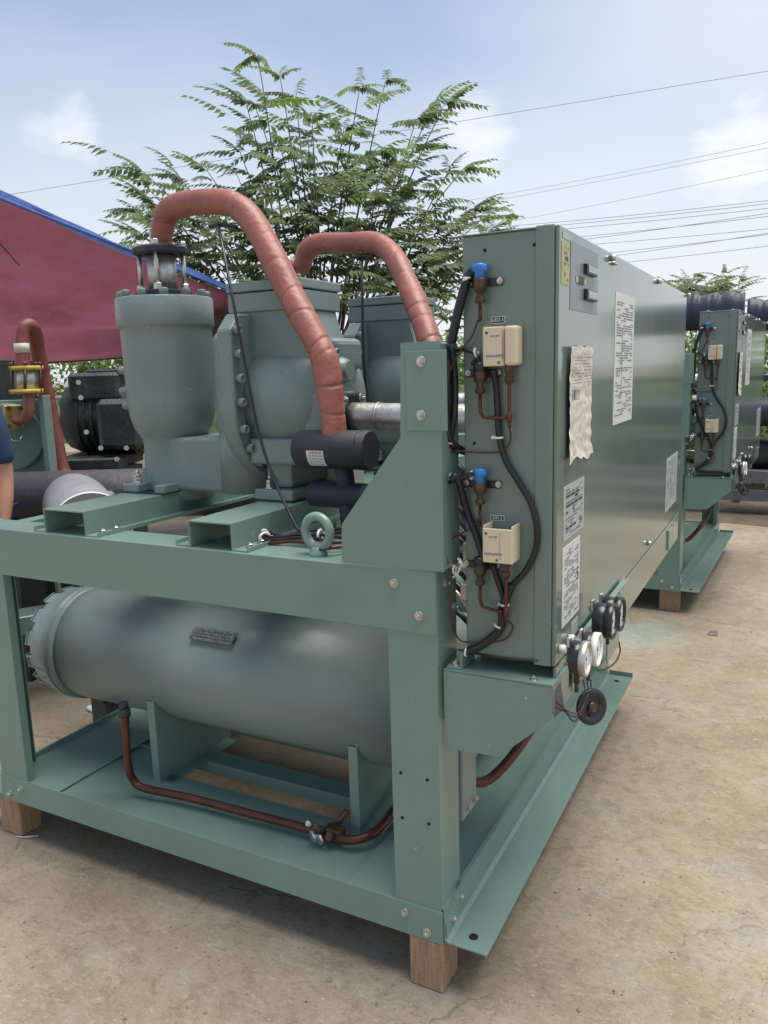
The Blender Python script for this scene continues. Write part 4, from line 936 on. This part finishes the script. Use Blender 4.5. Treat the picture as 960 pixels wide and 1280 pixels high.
MB().tube([A(20, 524, -.06), A(30, 523, -.12), A(36, 514, -.14), A(36, 500, -.14), A(36, 492, -.14)], .029, 20).build('elbow_pipe', HOSE, nb)
for v in (460, 489):
    p = A(33, v, -.14); MB().lathe([(0, .086), (.022, .086)], p-Vector((0, 0, .011)), (0, 0, 1), 8).build('valve_flange', YPA, nb)
MB().cyl(A(33, 489, -.14), A(33, 460, -.14), .058, 28).build('valve_sleeve', ALU, nb)
for k in range(5):
    a = .5+k*2*math.pi/5; d = Vector((math.cos(a), math.sin(a), 0))*.074
    MB().cyl(A(33, 491, -.14)+d, A(33, 456, -.14)+d, .0085, 10).hexh(A(33, 459, -.14)+d+Vector((0, 0, .012)), (0, 0, 1), .014, .014).build('valve_stud', BRS, nb)
MB().tube([A(28, 460, -.14), A(28, 440, -.14), A(27, 425, -.14), A(30, 410, -.13), A(38, 407, -.10), A(44, 417, -.05), A(48, 440, 0), A(54, 470, .05), A(64, 520, .08), A(76, 580, .10), A(80, 595, .10), A(83, 606, .10), A(85, 625, .1), A(86, 660, .1)], [.038, .036, .035, .036, .037, .039, .039, .040, .041, .041, .05, .055, .04, .036], 20, 6, wrinkle(5, .12, .03)).build('red_pipe', HOSE2, nb)
MB().lathe([(0, .039), (.05, .039)], A(28, 441, -.14), (0, 0, 1), 20).build('pipe_band', LGRY, nb)
# frame of the neighbour, seen below too
for v, m_, hh in ((628, DIRT, 10), (690, FR, 16), (800, FR, 10)):
    obox(MB(), A(-40, v, .25), 240*PX, .10, hh*PX).build('frame_rail', m_, nb)
for u in (-140, 70): 
    p = A(u, 700, .25); MB().box(p.x-.05, p.x+.05, p.y-.05, p.y+.05, GZ, 1.0).build('frame_post', FR, nb)
MB().lathe([(0, .16), (.02, .20), (1.6, .20), (1.62, .16)], A(-60, 760, .9)-ex*.3, ex, 32).build('lower_vessel', DIRT, nb)

# dark compressor machine behind
dk = thing('black_compressor', at(120, 640, d=5.0)*1.0, 'grimy black screw compressor standing behind the left of the front chiller', 'compressor')
dk.location.z = GZ; ORG[dk.name].z = GZ
DN2 = 5.0
def B(u, v, dd=0): return at(u, v, d=DN2+dd)
P2 = DN2/FPX
bd = MB().lathe([(0, 20*P2), (.03, 38*P2), (.10, 44*P2), (.18, 48*P2), (.24, 44*P2), (.34, 46*P2), (.60, 44*P2), (.70, 30*P2)], B(84, 522, .1), ex, 40, ridge=lambda h, a: 1+.02*math.cos(10*a)).build('motor_casing', DIRT, dk)
for k in range(9):
    MB().lathe([(0, 49*P2), (.012, 49*P2)], B(106, 522, .1)+ex*(.03+.045*k), ex, 40).build('cooling_rib', DIRT, bd)
obox(MB(), B(128, 483, 0), 62*P2, .34, 34*P2, .02).build('terminal_housing', DIRT, dk)
obox(MB(), B(140, 466, 0), 46*P2, .30, 8*P2, .006).build('housing_lid', NAVY, dk)
obox(MB(), B(125, 575, 0), 80*P2, .5, 14*P2, .01).build('base_beam', DIRT, dk)
obox(MB(), B(150, 530, -.2), 50*P2, .10, 60*P2, .03).build('gear_cover', DIRT, dk)
for u, v in ((98, 478), (101, 497), (126, 560), (146, 574), (108, 540), (158, 560)): MB().cyl(B(u, v, -.22), B(u, v, -.25), .016, 6).build('cover_bolt', STL, dk)
for u in (95, 160): 
    p = B(u, 640, 0); MB().box(p.x-.06, p.x+.06, p.y-.1, p.y+.1, GZ, B(u, 580, 0).z).build('machine_leg', DIRT, dk)
for (u, v, hh, dd, m_) in ((55, 497, 4, .7, LGRY),):
    obox(MB(), B(u, v, dd), 120*P2, .03, hh*P2).build('cover_edge', m_, dk)
# large dark vessel running left-right behind the rail
dv_ = thing('dark_vessel', at(150, 650, d=4.1)*1.0, 'long dark wrapped vessel lying behind the front chiller frame at left', 'tank')
dv_.location.z = GZ; ORG[dv_.name].z = GZ
p = at(60, 612, d=4.1)
MB().lathe([(0, .10), (.02, .135), (1.4, .135), (1.42, .1)], Vector((p.x-.4, p.y, p.z-.06)), ex, 40).build('vessel_shell', DGREY, dv_)
for k in (0.1, 1.2): q = Vector((p.x-.4, p.y, 0))+ex*k; MB().box(q.x-.05, q.x+.05, q.y-.08, q.y+.08, GZ, p.z-.1).build('vessel_leg', DIRT, dv_)
# grey insulated cylinder
iv = thing('insulated_tank', at(100, 690, d=3.5)*1.0, 'grey foil insulated cylinder with small green valve, just behind the top rail at left', 'tank')
iv.location.z = GZ; ORG[iv.name].z = GZ
p = at(115, 664, d=3.5); dr = Vector((-.80, .60, 0)).normalized()
MB().lathe([(0, .165), (.004, .170), (.9, .170), (.905, .16)], p, dr, 48).build('insulation', INSU, iv)
MB().lathe([(0, .1705), (.0, .176), (.012, .176), (.012, .1705)], p, dr, 48, cap=False).build('end_band', WHT, iv)
for k in (.1, .75): q = p+dr*k; MB().box(q.x-.05, q.x+.05, q.y-.05, q.y+.05, GZ, p.z-.1).build('tank_leg', DIRT, iv)
vv = MB(); q = at(112, 622, d=3.9); obox(vv, q, .22, .12, .05, .015); obox(vv, q+Vector((.02, 0, .03)), .07, .08, .04, .01); vv.cyl(q+Vector((.0, 0, .04)), q+Vector((0, 0, .08)), .014); vv.cyl(q-ez*.02-ex*.08, q-ez*.25-ex*.08, .02)
vv.build('green_valve', FR, iv)
# steel channel on the ground behind left post
obox(MB(), at(60, 795, d=4.6), 1.5, .16, .04, .004, .5)
sb_ = obox(MB(), at(40, 775, d=4.2), .9, .18, .10, .004, .55).build('steel_channel', FR); tag(sb_, 'green steel channel lying behind the left post of the front chiller', 'steel channel')
dkb = obox(MB(), at(30, 745, d=4.7), 1.1, .3, .35, .01, .4).build('black_bulk', DIRT); tag(dkb, 'plain black bulk behind the left post under the neighbour machine', 'bulk')  # plain black box filling the dark region behind the left post

# ------------------------------------------------ person at the left edge
def person():
    root = thing('person', at(-67, 478, d=3.8)*1.0, 'person in navy t-shirt and blue trousers, only an arm in view at left edge', 'person')
    root.location.z = GZ; ORG[root.name].z = GZ
    O = Vector((root.location.x, root.location.y, GZ))
    def Pt(a, f, h): return O+ex*a-ey*f+ez*h*1.10
    def skin(name, m, verts, edges, rad, parent, rootv=0):
        me = bpy.data.meshes.new(name); c = verts[rootv]
        me.from_pydata([v-c for v in verts], edges, []); me.materials.append(m)
        o = bpy.data.objects.new(name, me); col.objects.link(o); o.location = c-ORG[parent.name]; o.parent = parent; ORG[o.name] = c
        md = o.modifiers.new('skin', 'SKIN'); md.use_smooth_shade = True
        for i, r_ in enumerate(rad):
            me.skin_vertices[0].data[i].radius = (r_, r_) if not isinstance(r_, tuple) else r_
        me.skin_vertices[0].data[rootv].use_root = True
        sm = o.modifiers.new('sub', 'SUBSURF'); sm.levels = sm.render_levels = 2
        bpy.context.view_layer.update()
        ev = bpy.data.meshes.new_from_object(o.evaluated_get(bpy.context.evaluated_depsgraph_get()))
        o.modifiers.clear(); o.data = ev
        return o
    V = [Pt(0, 0, .95), Pt(0, 0, 1.15), Pt(0, 0, 1.36), Pt(0, .0, 1.44), Pt(0, .02, 1.52), Pt(0, .03, 1.60), Pt(0, .02, 1.68)]
    Ed = [(i, i+1) for i in range(6)]; Rd = [.14, .13, .14, .06, .055, .085, .07]
    def limb(chain, start):
        i0 = start
        for p, r_ in chain: V.append(p); Rd.append(r_); Ed.append((i0, len(V)-1)); i0 = len(V)-1
        return i0
    for s in (1, -1):
        w_ = limb([(Pt(s*.18, 0, 1.40), .06), (Pt(s*.215, .01, 1.27), .048), (Pt(s*.235, .0, 1.10), .040), (Pt(s*.245, .05, .98), .038), (Pt(s*.24, .10, .86), .026), (Pt(s*.238, .115, .80), .034)], 2)
        for k in range(4):
            limb([(Pt(s*.238-.02+.014*k, .125+.008*k, .755), .009), (Pt(s*.236-.02+.014*k, .135+.006*k, .715+.004*abs(k-1.5)), .0085), (Pt(s*.232-.02+.014*k, .130, .69+.006*abs(k-1.5)), .0075)], w_)
        limb([(Pt(s*.205, .14, .785), .010), (Pt(s*.195, .16, .755), .009)], w_)
        limb([(Pt(s*.09, 0, .88), .09), (Pt(s*.10, .01, .50), .058), (Pt(s*.10, -.01, .10), .042), (Pt(s*.11, .10, .035), .035)], 0)
    body = skin('body', SKIN, V, Ed, Rd, root)
    MB().cyl(Pt(0, .115, 1.60), Pt(0, .14, 1.585), .012, 8).cyl(Pt(-.03, .105, 1.625), Pt(-.03, .11, 1.625), .008, 8).cyl(Pt(.03, .105, 1.625), Pt(.03, .11, 1.625), .008, 8).build('face_features', SKIN, root)
    MB().lathe([(0, .092), (.05, .10), (.10, .085), (.13, .04)], Pt(0, .01, 1.625), (0, .1, 1), 20).build('hair', HAIR, root)
    skin('shirt', SHIRT, [Pt(0, 0, .93), Pt(0, 0, 1.15), Pt(0, 0, 1.36), Pt(0, 0, 1.43), Pt(.18, 0, 1.40), Pt(.215, .01, 1.27), Pt(.232, .0, 1.13), Pt(-.18, 0, 1.40), Pt(-.215, .01, 1.27), Pt(-.232, 0, 1.13)], [(0, 1), (1, 2), (2, 3), (2, 4), (4, 5), (5, 6), (2, 7), (7, 8), (8, 9)], [.165, .15, .16, .075, .078, .066, .06, .078, .066, .06], root)
    skin('trousers', TROUS, [Pt(0, 0, .93), Pt(.09, 0, .86), Pt(.10, .01, .5), Pt(.10, 0, .08), Pt(-.09, 0, .86), Pt(-.10, .01, .5), Pt(-.10, 0, .08)], [(0, 1), (1, 2), (2, 3), (0, 4), (4, 5), (5, 6)], [.155, .11, .085, .07, .11, .085, .07], root)
    for s in (1, -1): MB().lathe([(0, .04), (.03, .055), (.18, .05), (.24, .02)], Pt(s*.11, -.05, GZ*0+.045), -ey, 16).build('shoe', DKP, root)
person()

# ------------------------------------------------ right background: rack of black rolls
def tube_x(name, u0, u1, v, r, dd, m, label, cat, ripple=0):
    a = at(u0, v, y=dd); e_ = at(u1, v, y=dd); pts = [Vector((a.x+(e_.x-a.x)*k/8, dd, a.z)) for k in range(9)]
    o = MB().tube(pts, r, 24, 8, (lambda d, q: 1+ripple*math.sin(d*24)) if ripple else None).build(name, m); return tag(o, label, cat)
rk = thing('storage_rack', at(930, 640, y=7.6)*1.0, 'grey steel rack beam row behind the second chiller at right edge', 'rack'); rk.location.z = GZ; ORG[rk.name].z = GZ
for v0, v1 in ((588, 604), (612, 626)):
    a = at(850, v0, y=7.5); c = at(1100, v1, y=7.5); z0 = at(930, v1, y=7.5).z; z1 = at(930, v0, y=7.5).z
    MB().box(a.x, c.x+1, 7.5, 7.62, z0, z1, .004).build('rack_beam', RUST, rk)
for x in (at(1010, 600, y=7.6).x, at(800, 600, y=7.6).x):
    MB().box(x-.05, x+.05, 7.63, 7.75, GZ, 2.0).build('rack_post', RUST, rk)
    MB().box(x-.05, x+.05, 7.3, 8.2, GZ, at(930, 626, y=7.5).z-.001).build('rack_foot', DIRT, rk)
z = at(930, 440, y=7.62)
MB().box(at(800, 440, y=7.7).x, at(1100, 440, y=7.7).x+1, 7.68, 7.74, at(930, 476, y=7.7).z, at(930, 469, y=7.7).z, .003).build('rack_rail', NAVY, rk)
tube_x('black_roll', 905, 1150, 515, .155, 7.75, NAVY, 'upper black roll lying behind the rack at right edge', 'roll', .02)
tube_x('black_roll', 905, 1150, 568, .20, 7.85, BLK2, 'thick lower black roll resting above the steel beam at right edge', 'roll', .03)
# wavy covered bundles along the top
def bundle(u0, u1, vt, vb, label, seed):
    a = at(u0, vt, y=8.3); e_ = at(u1, vt, y=8.3); zb_ = at((u0+u1)/2, vb, y=8.3).z; zt_ = (a.z+e_.z)/2
    b = MB(); n = 60; rows = []
    for i in range(n+1):
        x = a.x+(e_.x-a.x)*i/n; top = zt_+.035*abs(math.sin(i*.36+seed))+.03*noise.noise(Vector((i*.5, seed, 0)))-.035
        prof = [(0, zb_), (-.14, zb_+.03), (-.17, (zb_+top)/2), (-.13, top-.03), (0, top), (.13, top-.03), (.17, (zb_+top)/2), (.14, zb_+.03)]
        rows.append([b.bm.verts.new((x, 8.3+p[0]+.02*noise.noise(Vector((i*.7, p[1]*5, seed))), p[1])) for p in prof])
    for r0, r1 in zip(rows, rows[1:]):
        for k in range(8): f = b.bm.faces.new((r0[k], r0[(k+1) % 8], r1[(k+1) % 8], r1[k])); f.smooth = True
    b.bm.faces.new(rows[0]); b.bm.faces.new(rows[-1][::-1])
    o = b.build('sheet_bundle', NAVY); return tag(o, label, 'bundle')
bundle(780, 931, 368, 414, 'long dark blue wavy sheet bundle behind the second chiller', 1)
bundle(936, 1150, 367, 410, 'dark blue wavy sheet bundle cut off by the right edge of the photo', 4)
for x in (at(800, 400, y=8.3).x, at(932, 400, y=8.3).x, at(1130, 400, y=8.3).x): MB().box(x-.04, x+.04, 8.26, 8.34, 2.0 if False else GZ, at(930, 412, y=8.3).z, .003).build('rack_post', RUST, rk)

# ------------------------------------------------ equipment on the right of the yard (outside the frame, seen in the glossy door)
m1 = thing('stored_cabinet', (3.3, 3.2, GZ), 'pale grey electrical cabinet stored across the aisle, seen mirrored in the glossy door', 'cabinet')
MB().box(2.9, 3.6, 3.1, 3.9, GZ+.1, 1.75, .01).build('cabinet_body', LGRY, m1); MB().box(2.92, 3.58, 3.12, 3.88, GZ, GZ+.1, .004).build('plinth', DIRT, m1)
MB().box(2.892, 2.8995, 3.14, 3.48, .15, 1.68, .003).box(2.892, 2.9, 3.52, 3.86, .15, 1.68, .003).build('cabinet_leaf', LGRY, m1)
m2 = thing('stored_chiller', (3.6, 5.9, GZ), 'dark green machine stored across the aisle, seen mirrored in the glossy door', 'chiller')
MB().box(3.0, 4.2, 4.6, 7.4, .05, .18).build('skid', FR, m2); MB().lathe([(0, .3), (.03, .36), (2.4, .36), (2.43, .3)], (3.55, 4.8, .75), (0, 1, 0), 32).build('vessel_shell', TANK, m2); MB().box(3.2, 4.0, 4.9, 7.0, 1.15, 1.6, .02).build('machine_casing', FR, m2)
for y in (4.8, 7.2): MB().box(3.05, 4.15, y-.05, y+.05, GZ, .05, 0).build('skid_foot', DIRT, m2)

# ------------------------------------------------ overhead wires
def wire(u0, v0, u1, v1, sag, r, d0=30, d1=22):
    a = at(u0, v0, d=d0); e_ = at(u1, v1, d=d1)
    pts = [a+(e_-a)*t+Vector((0, 0, -sag*4*t*(1-t))) for t in [k/8 for k in range(9)]]
    return MB().tube(pts, r, 5, 3).build('power_line', WIREM)
WL = [(-60, 255, 1100, 66, .0, 'topmost single power line crossing the sky above the tree'), (-50, 350, 1080, 160, .35, 'faint power line second from the top at right'),
      (540, 258, 1080, 152, .1, 'faint thin power line just below the second one'), (560, 290, 1080, 185, .1, 'lone power line between the faint pair and the triple lines'),
      (560, 288, 1080, 236, .1, 'upper of three close parallel power lines'), (560, 292, 1080, 240, .1, 'middle of three close parallel power lines'), (560, 297, 1080, 246, .1, 'lower of three close parallel power lines'),
      (640, 304, 1080, 256, .05, 'first power line of the lower fan, starting above the cabinet'), (640, 311, 1080, 248, .05, 'steepest power line of the lower fan'), (650, 312, 1080, 274, .05, 'power line of the lower fan just under the steepest one'),
      (660, 326, 1080, 278, .05, 'middle power line of the lower fan'), (690, 330, 1080, 272, .05, 'rising power line low over the cabinet roof'), (700, 336, 1080, 292, .05, 'lowest power line over the cabinet roof')]
for a_, b1, c_, d_, s_, lab in WL: tag(wire(a_, b1, c_, d_, s_, .009 if 'faint' not in lab else .006), lab, 'power line', 'overhead power lines')

# ------------------------------------------------ vegetation
def leaflet(b, p, d, up, L_, W_):
    d = d.normalized(); s = d.cross(up)
    if s.length < 1e-4: s = d.orthogonal()
    s.normalize(); n = s.cross(d); dro = n*(-.12*L_)
    a = b.verts.new(p); l1 = b.verts.new(p+d*.4*L_+s*W_*.5); r1 = b.verts.new(p+d*.4*L_-s*W_*.5); t = b.verts.new(p+d*L_+dro)
    b.faces.new((a, l1, t, r1))
def frond_bm(b, M, rn, L_=.42, np=9):
    """pinnate leaf: a bent rachis with paired hanging leaflets"""
    prev = None
    for k in range(np+1):
        t = k/np; p = Vector((t*L_, 0, -.30*L_*t*t))
        if k:
            for s in (1, -1):
                ll = (.125-.045*t)*rn.uniform(.8, 1.15)*L_/.42
                d = Vector((.75+.4*t, s*(1.0-.35*t), -.55-rn.uniform(0, .5)))
                leaflet(b, M @ p, M.to_3x3() @ d, M.to_3x3() @ Vector((0, 0, 1)), ll, ll*.44)
        if prev is not None:
            w_ = .0035; q = [M @ (prev+Vector((0, w_, 0))), M @ (p+Vector((0, w_, 0))), M @ (p-Vector((0, w_, 0))), M @ (prev-Vector((0, w_, 0)))]
            b.faces.new([b.verts.new(z_) for z_ in q])
        prev = p
rn = random.Random(21)
frond_me = []
for k in range(5):
    b = bmesh.new(); frond_bm(b, Matrix.Identity(4), rn, .42, 8+k % 3); me = bpy.data.meshes.new('frond'); b.to_mesh(me); b.free(); me.materials.append(LEAF if k != 3 else LEAFY); frond_me.append(me)
def mk_tree(name, D, base_uv, tips, fill, label, n_obj=260, fs=1.0, trunk_r=.09, hub_v=None):
    base = at(*base_uv, d=D); base.z = GZ
    root = thing(name, base, label, 'tree')
    hub = Vector((base.x, base.y, hub_v))
    MB().tube([base, base*.5+hub*.5+Vector((.05, .03, 0)), hub], [trunk_r*1.3, trunk_r, trunk_r*.7], 12).build('trunk', BARK, root)
    br = MB(); fr = []
    for (u, v, dd, w_) in tips:
        tip = at(u, v, d=D+dd); mid = hub*.55+tip*.45+Vector((rn.uniform(-.15, .15), rn.uniform(-.15, .15), -.12*(tip-hub).length*.4))
        q1 = hub*.8+mid*.2
        br.tube([hub-Vector((0, 0, rn.uniform(0, .5))), mid, mid*.4+tip*.6+Vector((0, 0, .05)), tip], [trunk_r*.26, trunk_r*.15, trunk_r*.08, .004], 6, 5)
        axis = (tip-mid)
        for k in range(int(7*w_)):
            t = (k/(7*w_)); p = mid+axis*t if t > 0 else mid
            for s in range(rn.choice((1, 2, 2))):
                fr.append((p+Vector((rn.gauss(0, .05), rn.gauss(0, .05), rn.gauss(0, .03))), axis, t))
        fr.append((tip, axis, 1.2)); fr.append((tip, axis, 1.2)); fr.append((tip, axis, 1.1)); fr.append((tip, axis, 1.1))
    for (u, v, su, sv, n) in fill:
        for _ in range(n):
            uu = rn.gauss(u, su); vv = rn.gauss(v, sv); p = at(uu, vv, d=D+rn.gauss(0, .5)); fr.append((p, (p-hub), .5))
            if rn.random() < .06: br.tube([p*.55+hub*.45-Vector((0, 0, .25)), p*.8+hub*.2, p], [.010, .006, .003], 5, 3)
    br.build('branches', BARK, root)
    fr.sort(key=lambda q: (-q[2], rn.random()))
    b = bmesh.new()
    for i, (p, axd, t) in enumerate(fr):
        h = Vector((axd.x, axd.y, 0)); ang = math.atan2(h.y, h.x)+(rn.gauss(0, .5) if t > 1 else rn.uniform(-2.2, 2.2)); el = rn.uniform(.05, .75) if t < 1 else rn.uniform(.2, 1.0)
        sc_ = rn.uniform(.85, 1.35)*fs
        M = Matrix.Translation(p) @ Matrix.Rotation(ang, 4, 'Z') @ Matrix.Rotation(-el, 4, 'Y') @ Matrix.Rotation(rn.uniform(-.5, .5), 4, 'X') @ Matrix.Scale(sc_, 4)
        if i < n_obj:
            o = bpy.data.objects.new('frond', frond_me[rn.randrange(5)]); col.objects.link(o); o.parent = root; o.matrix_local = Matrix.Translation(-base) @ M
        else: frond_bm(b, M, rn, .42, 8)
    m_ = MB(); m_.bm.free(); m_.bm = b
    if len(b.verts): stuff(m_.build('crown', LEAF, root, recalc=False))
    return root
tips = [(322, 68, 0, 1.1), (350, 95, .3, 1.2), (308, 130, -.2, 1), (318, 130, .2, 1), (450, 108, .2, 1.2), (482, 100, .4, 1), (545, 125, .1, 1.2), (555, 132, .3, 1), (520, 150, -.3, 1), (580, 210, 0, 1.1), (560, 215, .3, 1), (600, 275, .1, 1.1), (590, 262, -.3, 1), (612, 290, .4, 1), (180, 215, 0, 1.2), (180, 230, .2, 1), (170, 262, .1, 1), (185, 300, -.2, 1), (225, 222, .3, 1), (200, 260, -.3, 1), (390, 150, 0, 1), (350, 180, .3, 1), (300, 190, -.2, 1), (430, 160, .4, 1), (480, 190, 0, 1), (260, 215, .1, 1), (300, 250, .4, 1), (420, 230, -.3, 1), (545, 300, .2, 1), (370, 120, .3, 1)]
fill = [(400, 250, 55, 35, 47), (330, 285, 75, 32, 58), (480, 285, 60, 35, 66), (430, 350, 75, 30, 94), (250, 290, 50, 30, 47), (550, 340, 38, 35, 55), (400, 185, 45, 28, 22), (520, 390, 50, 30, 47), (330, 350, 60, 25, 47), (470, 215, 40, 28, 22)]
mk_tree('feathery_tree', 8.2, (410, 700), tips, fill, 'tall tree with feathery drooping leaflets rising behind the compressors', 290, .86, .08, 1.55)
# a thin flat-topped tree far right, behind the bundles
tips2 = [(880, 345, 0, 1), (905, 342, .5, 1), (860, 352, 0, 1), (895, 360, .2, 1), (925, 352, .2, .8), (845, 362, 0, .8), (870, 372, 0, 1)]
mk_tree('flat_topped_tree', 15, (885, 640), tips2, [(870, 366, 26, 7, 90), (840, 372, 20, 6, 50)], 'thin flat topped tree in the distance behind the wavy bundle at right', 20, .8, .06, 2.2)
# leafy scrub along the yard edge
b = bmesh.new(); rn = random.Random(5)
def scrub(u0, u1, v0, v1, d0, d1, n, s):
    for _ in range(n):
        u = rn.uniform(u0, u1); d = rn.uniform(d0, d1); v = v0+(v1-v0)*rn.random()
        lump = noise.noise(Vector((u*.025, v*.02, d*.6)))
        if lump < -.12 and rn.random() < .75: continue
        if v < v0+14+16*noise.noise(Vector((u*.045, 3, 0)))+9*noise.noise(Vector((u*.2, 1, 0))): continue
        p = at(u, v, d=d)+Vector((rn.gauss(0, .05), rn.gauss(0, .05), 0)); dd = Vector((rn.gauss(0, 1), rn.gauss(0, 1), rn.gauss(-.3, .6)))
        leaflet(b, p, dd, Vector((rn.gauss(0, .5), rn.gauss(0, .5), 1)), s*rn.uniform(.6, 1.3), s*.45)
scrub(-80, 330, 418, 500, 9.5, 11, 15000, .10)
scrub(330, 620, 405, 560, 9.5, 11.5, 16000, .10)
scrub(790, 1100, 392, 640, 10, 12, 24000, .11)
m_ = MB(); m_.bm.free(); m_.bm = b; stuff(m_.build('shrubbery', BUSH, recalc=False))
hb_ = MB()
# earth bank behind the scrub
b = MB(); nx = 80; rows = []
for i in range(nx+1):
    th = R(-60+150*i/nx)+R(30); 
    x = CAM.x-30+60*i/nx
    rows.append([b.bm.verts.new((x, 12.6+.5*noise.noise(Vector((x*.3, 0, 0))), GZ-.05)), b.bm.verts.new((x, 13.2+.4*noise.noise(Vector((x*.4, 2, 0))), 1.1+.35*noise.noise(Vector((x*.5, 0, 4))))), b.bm.verts.new((x, 16, 1.2)), b.bm.verts.new((x, 18, GZ-.05))])
for r0, r1 in zip(rows, rows[1:]):
    for k in range(3): f = b.bm.faces.new((r0[k], r0[k+1], r1[k+1], r1[k])); f.smooth = True
GRB = mat('grassy_bank', (.07, .10, .035), .9, var=.5, vscale=4, bump=1, bscale=20)
structure(b.build('earth_bank', GRB))
# dirt strip at the back edge of the slab
def strip(y0, y1, x0, x1):
    b = MB(); n = 60; rws = []
    for i in range(n+1):
        x = x0+(x1-x0)*i/n; rws.append((b.bm.verts.new((x, y0+.12*noise.noise(Vector((x*2, 0, 0))), GZ+.004)), b.bm.verts.new((x, y1, GZ+.004))))
    for (a, c), (d, e_) in zip(rws, rws[1:]): b.bm.faces.new((a, d, e_, c))
    return b.build('bare_earth', mat('bare_earth', (.12, .09, .065), .95, var=.4, vscale=9, bump=1, bscale=30))
structure(strip(6.9, 12.7, -14, 9))
# ---- small litter on the slab
lf = sheet([Vector((-.03, -.008, 0)), Vector((.03, -.012, 0)), Vector((.035, .010, .01)), Vector((-.02, .012, .0))], 6, 4, lambda u, v: Vector((0, 0, .012*math.sin(u*3)+.01*v)), BARK, 'x')
q = at(890, 794, z=GZ)
for v in lf.bm.verts: v.co += q+Vector((0, 0, .004))
tag(lf.build('dry_leaf', mat('dry_leaf', (.17, .12, .10), .8)), 'curled dry leaf lying on the concrete at right', 'leaf')
for i, (u, v, lab) in enumerate(((118, 888, 'crumpled white scrap on the ground under the left tank end'), (130, 883, 'small white scrap beside the crumpled one under the tank'))):
    q = at(u, v, z=GZ); b = bmesh.new(); bmesh.ops.create_icosphere(b, subdivisions=2, radius=.028)
    for vv_ in b.verts: vv_.co = q+Vector((vv_.co.x*1.4, vv_.co.y, vv_.co.z*.5+.012))*1.0+vv_.co*.5*noise.noise(vv_.co*60)
    m_ = MB(); m_.bm.free(); m_.bm = b; tag(m_.build('paper_scrap', WHT), lab, 'scrap')
q = at(30, 1050, z=GZ); tag(MB().tube([q+Vector((-.04, 0, .003)), q+Vector((0, .01, .006)), q+Vector((.03, .04, .003))], .003, 6).build('wood_sliver', LGRY), 'thin pale sliver of wood on the concrete by the left block', 'sliver')
b = MB(); rn = random.Random(9); pm = bmesh.new()
for _ in range(420):
    q = at(rn.uniform(-20, 1000), 700+600*rn.random()**.8, z=GZ)
    r_ = rn.uniform(.0012, .0042)*(1 if rn.random() < .93 else 2)
    t = bmesh.ops.create_icosphere(pm, subdivisions=1, radius=r_, matrix=Matrix.Translation(q+Vector((0, 0, r_*.2))) @ Matrix.Rotation(rn.random()*6, 4, 'Z') @ Matrix.Diagonal((1.4, 1, .6, 1)))
m_ = MB(); m_.bm.free(); m_.bm = pm; stuff(m_.build('grit', mat('grit', (.20, .17, .13), .9, var=.6, vscale=20)))
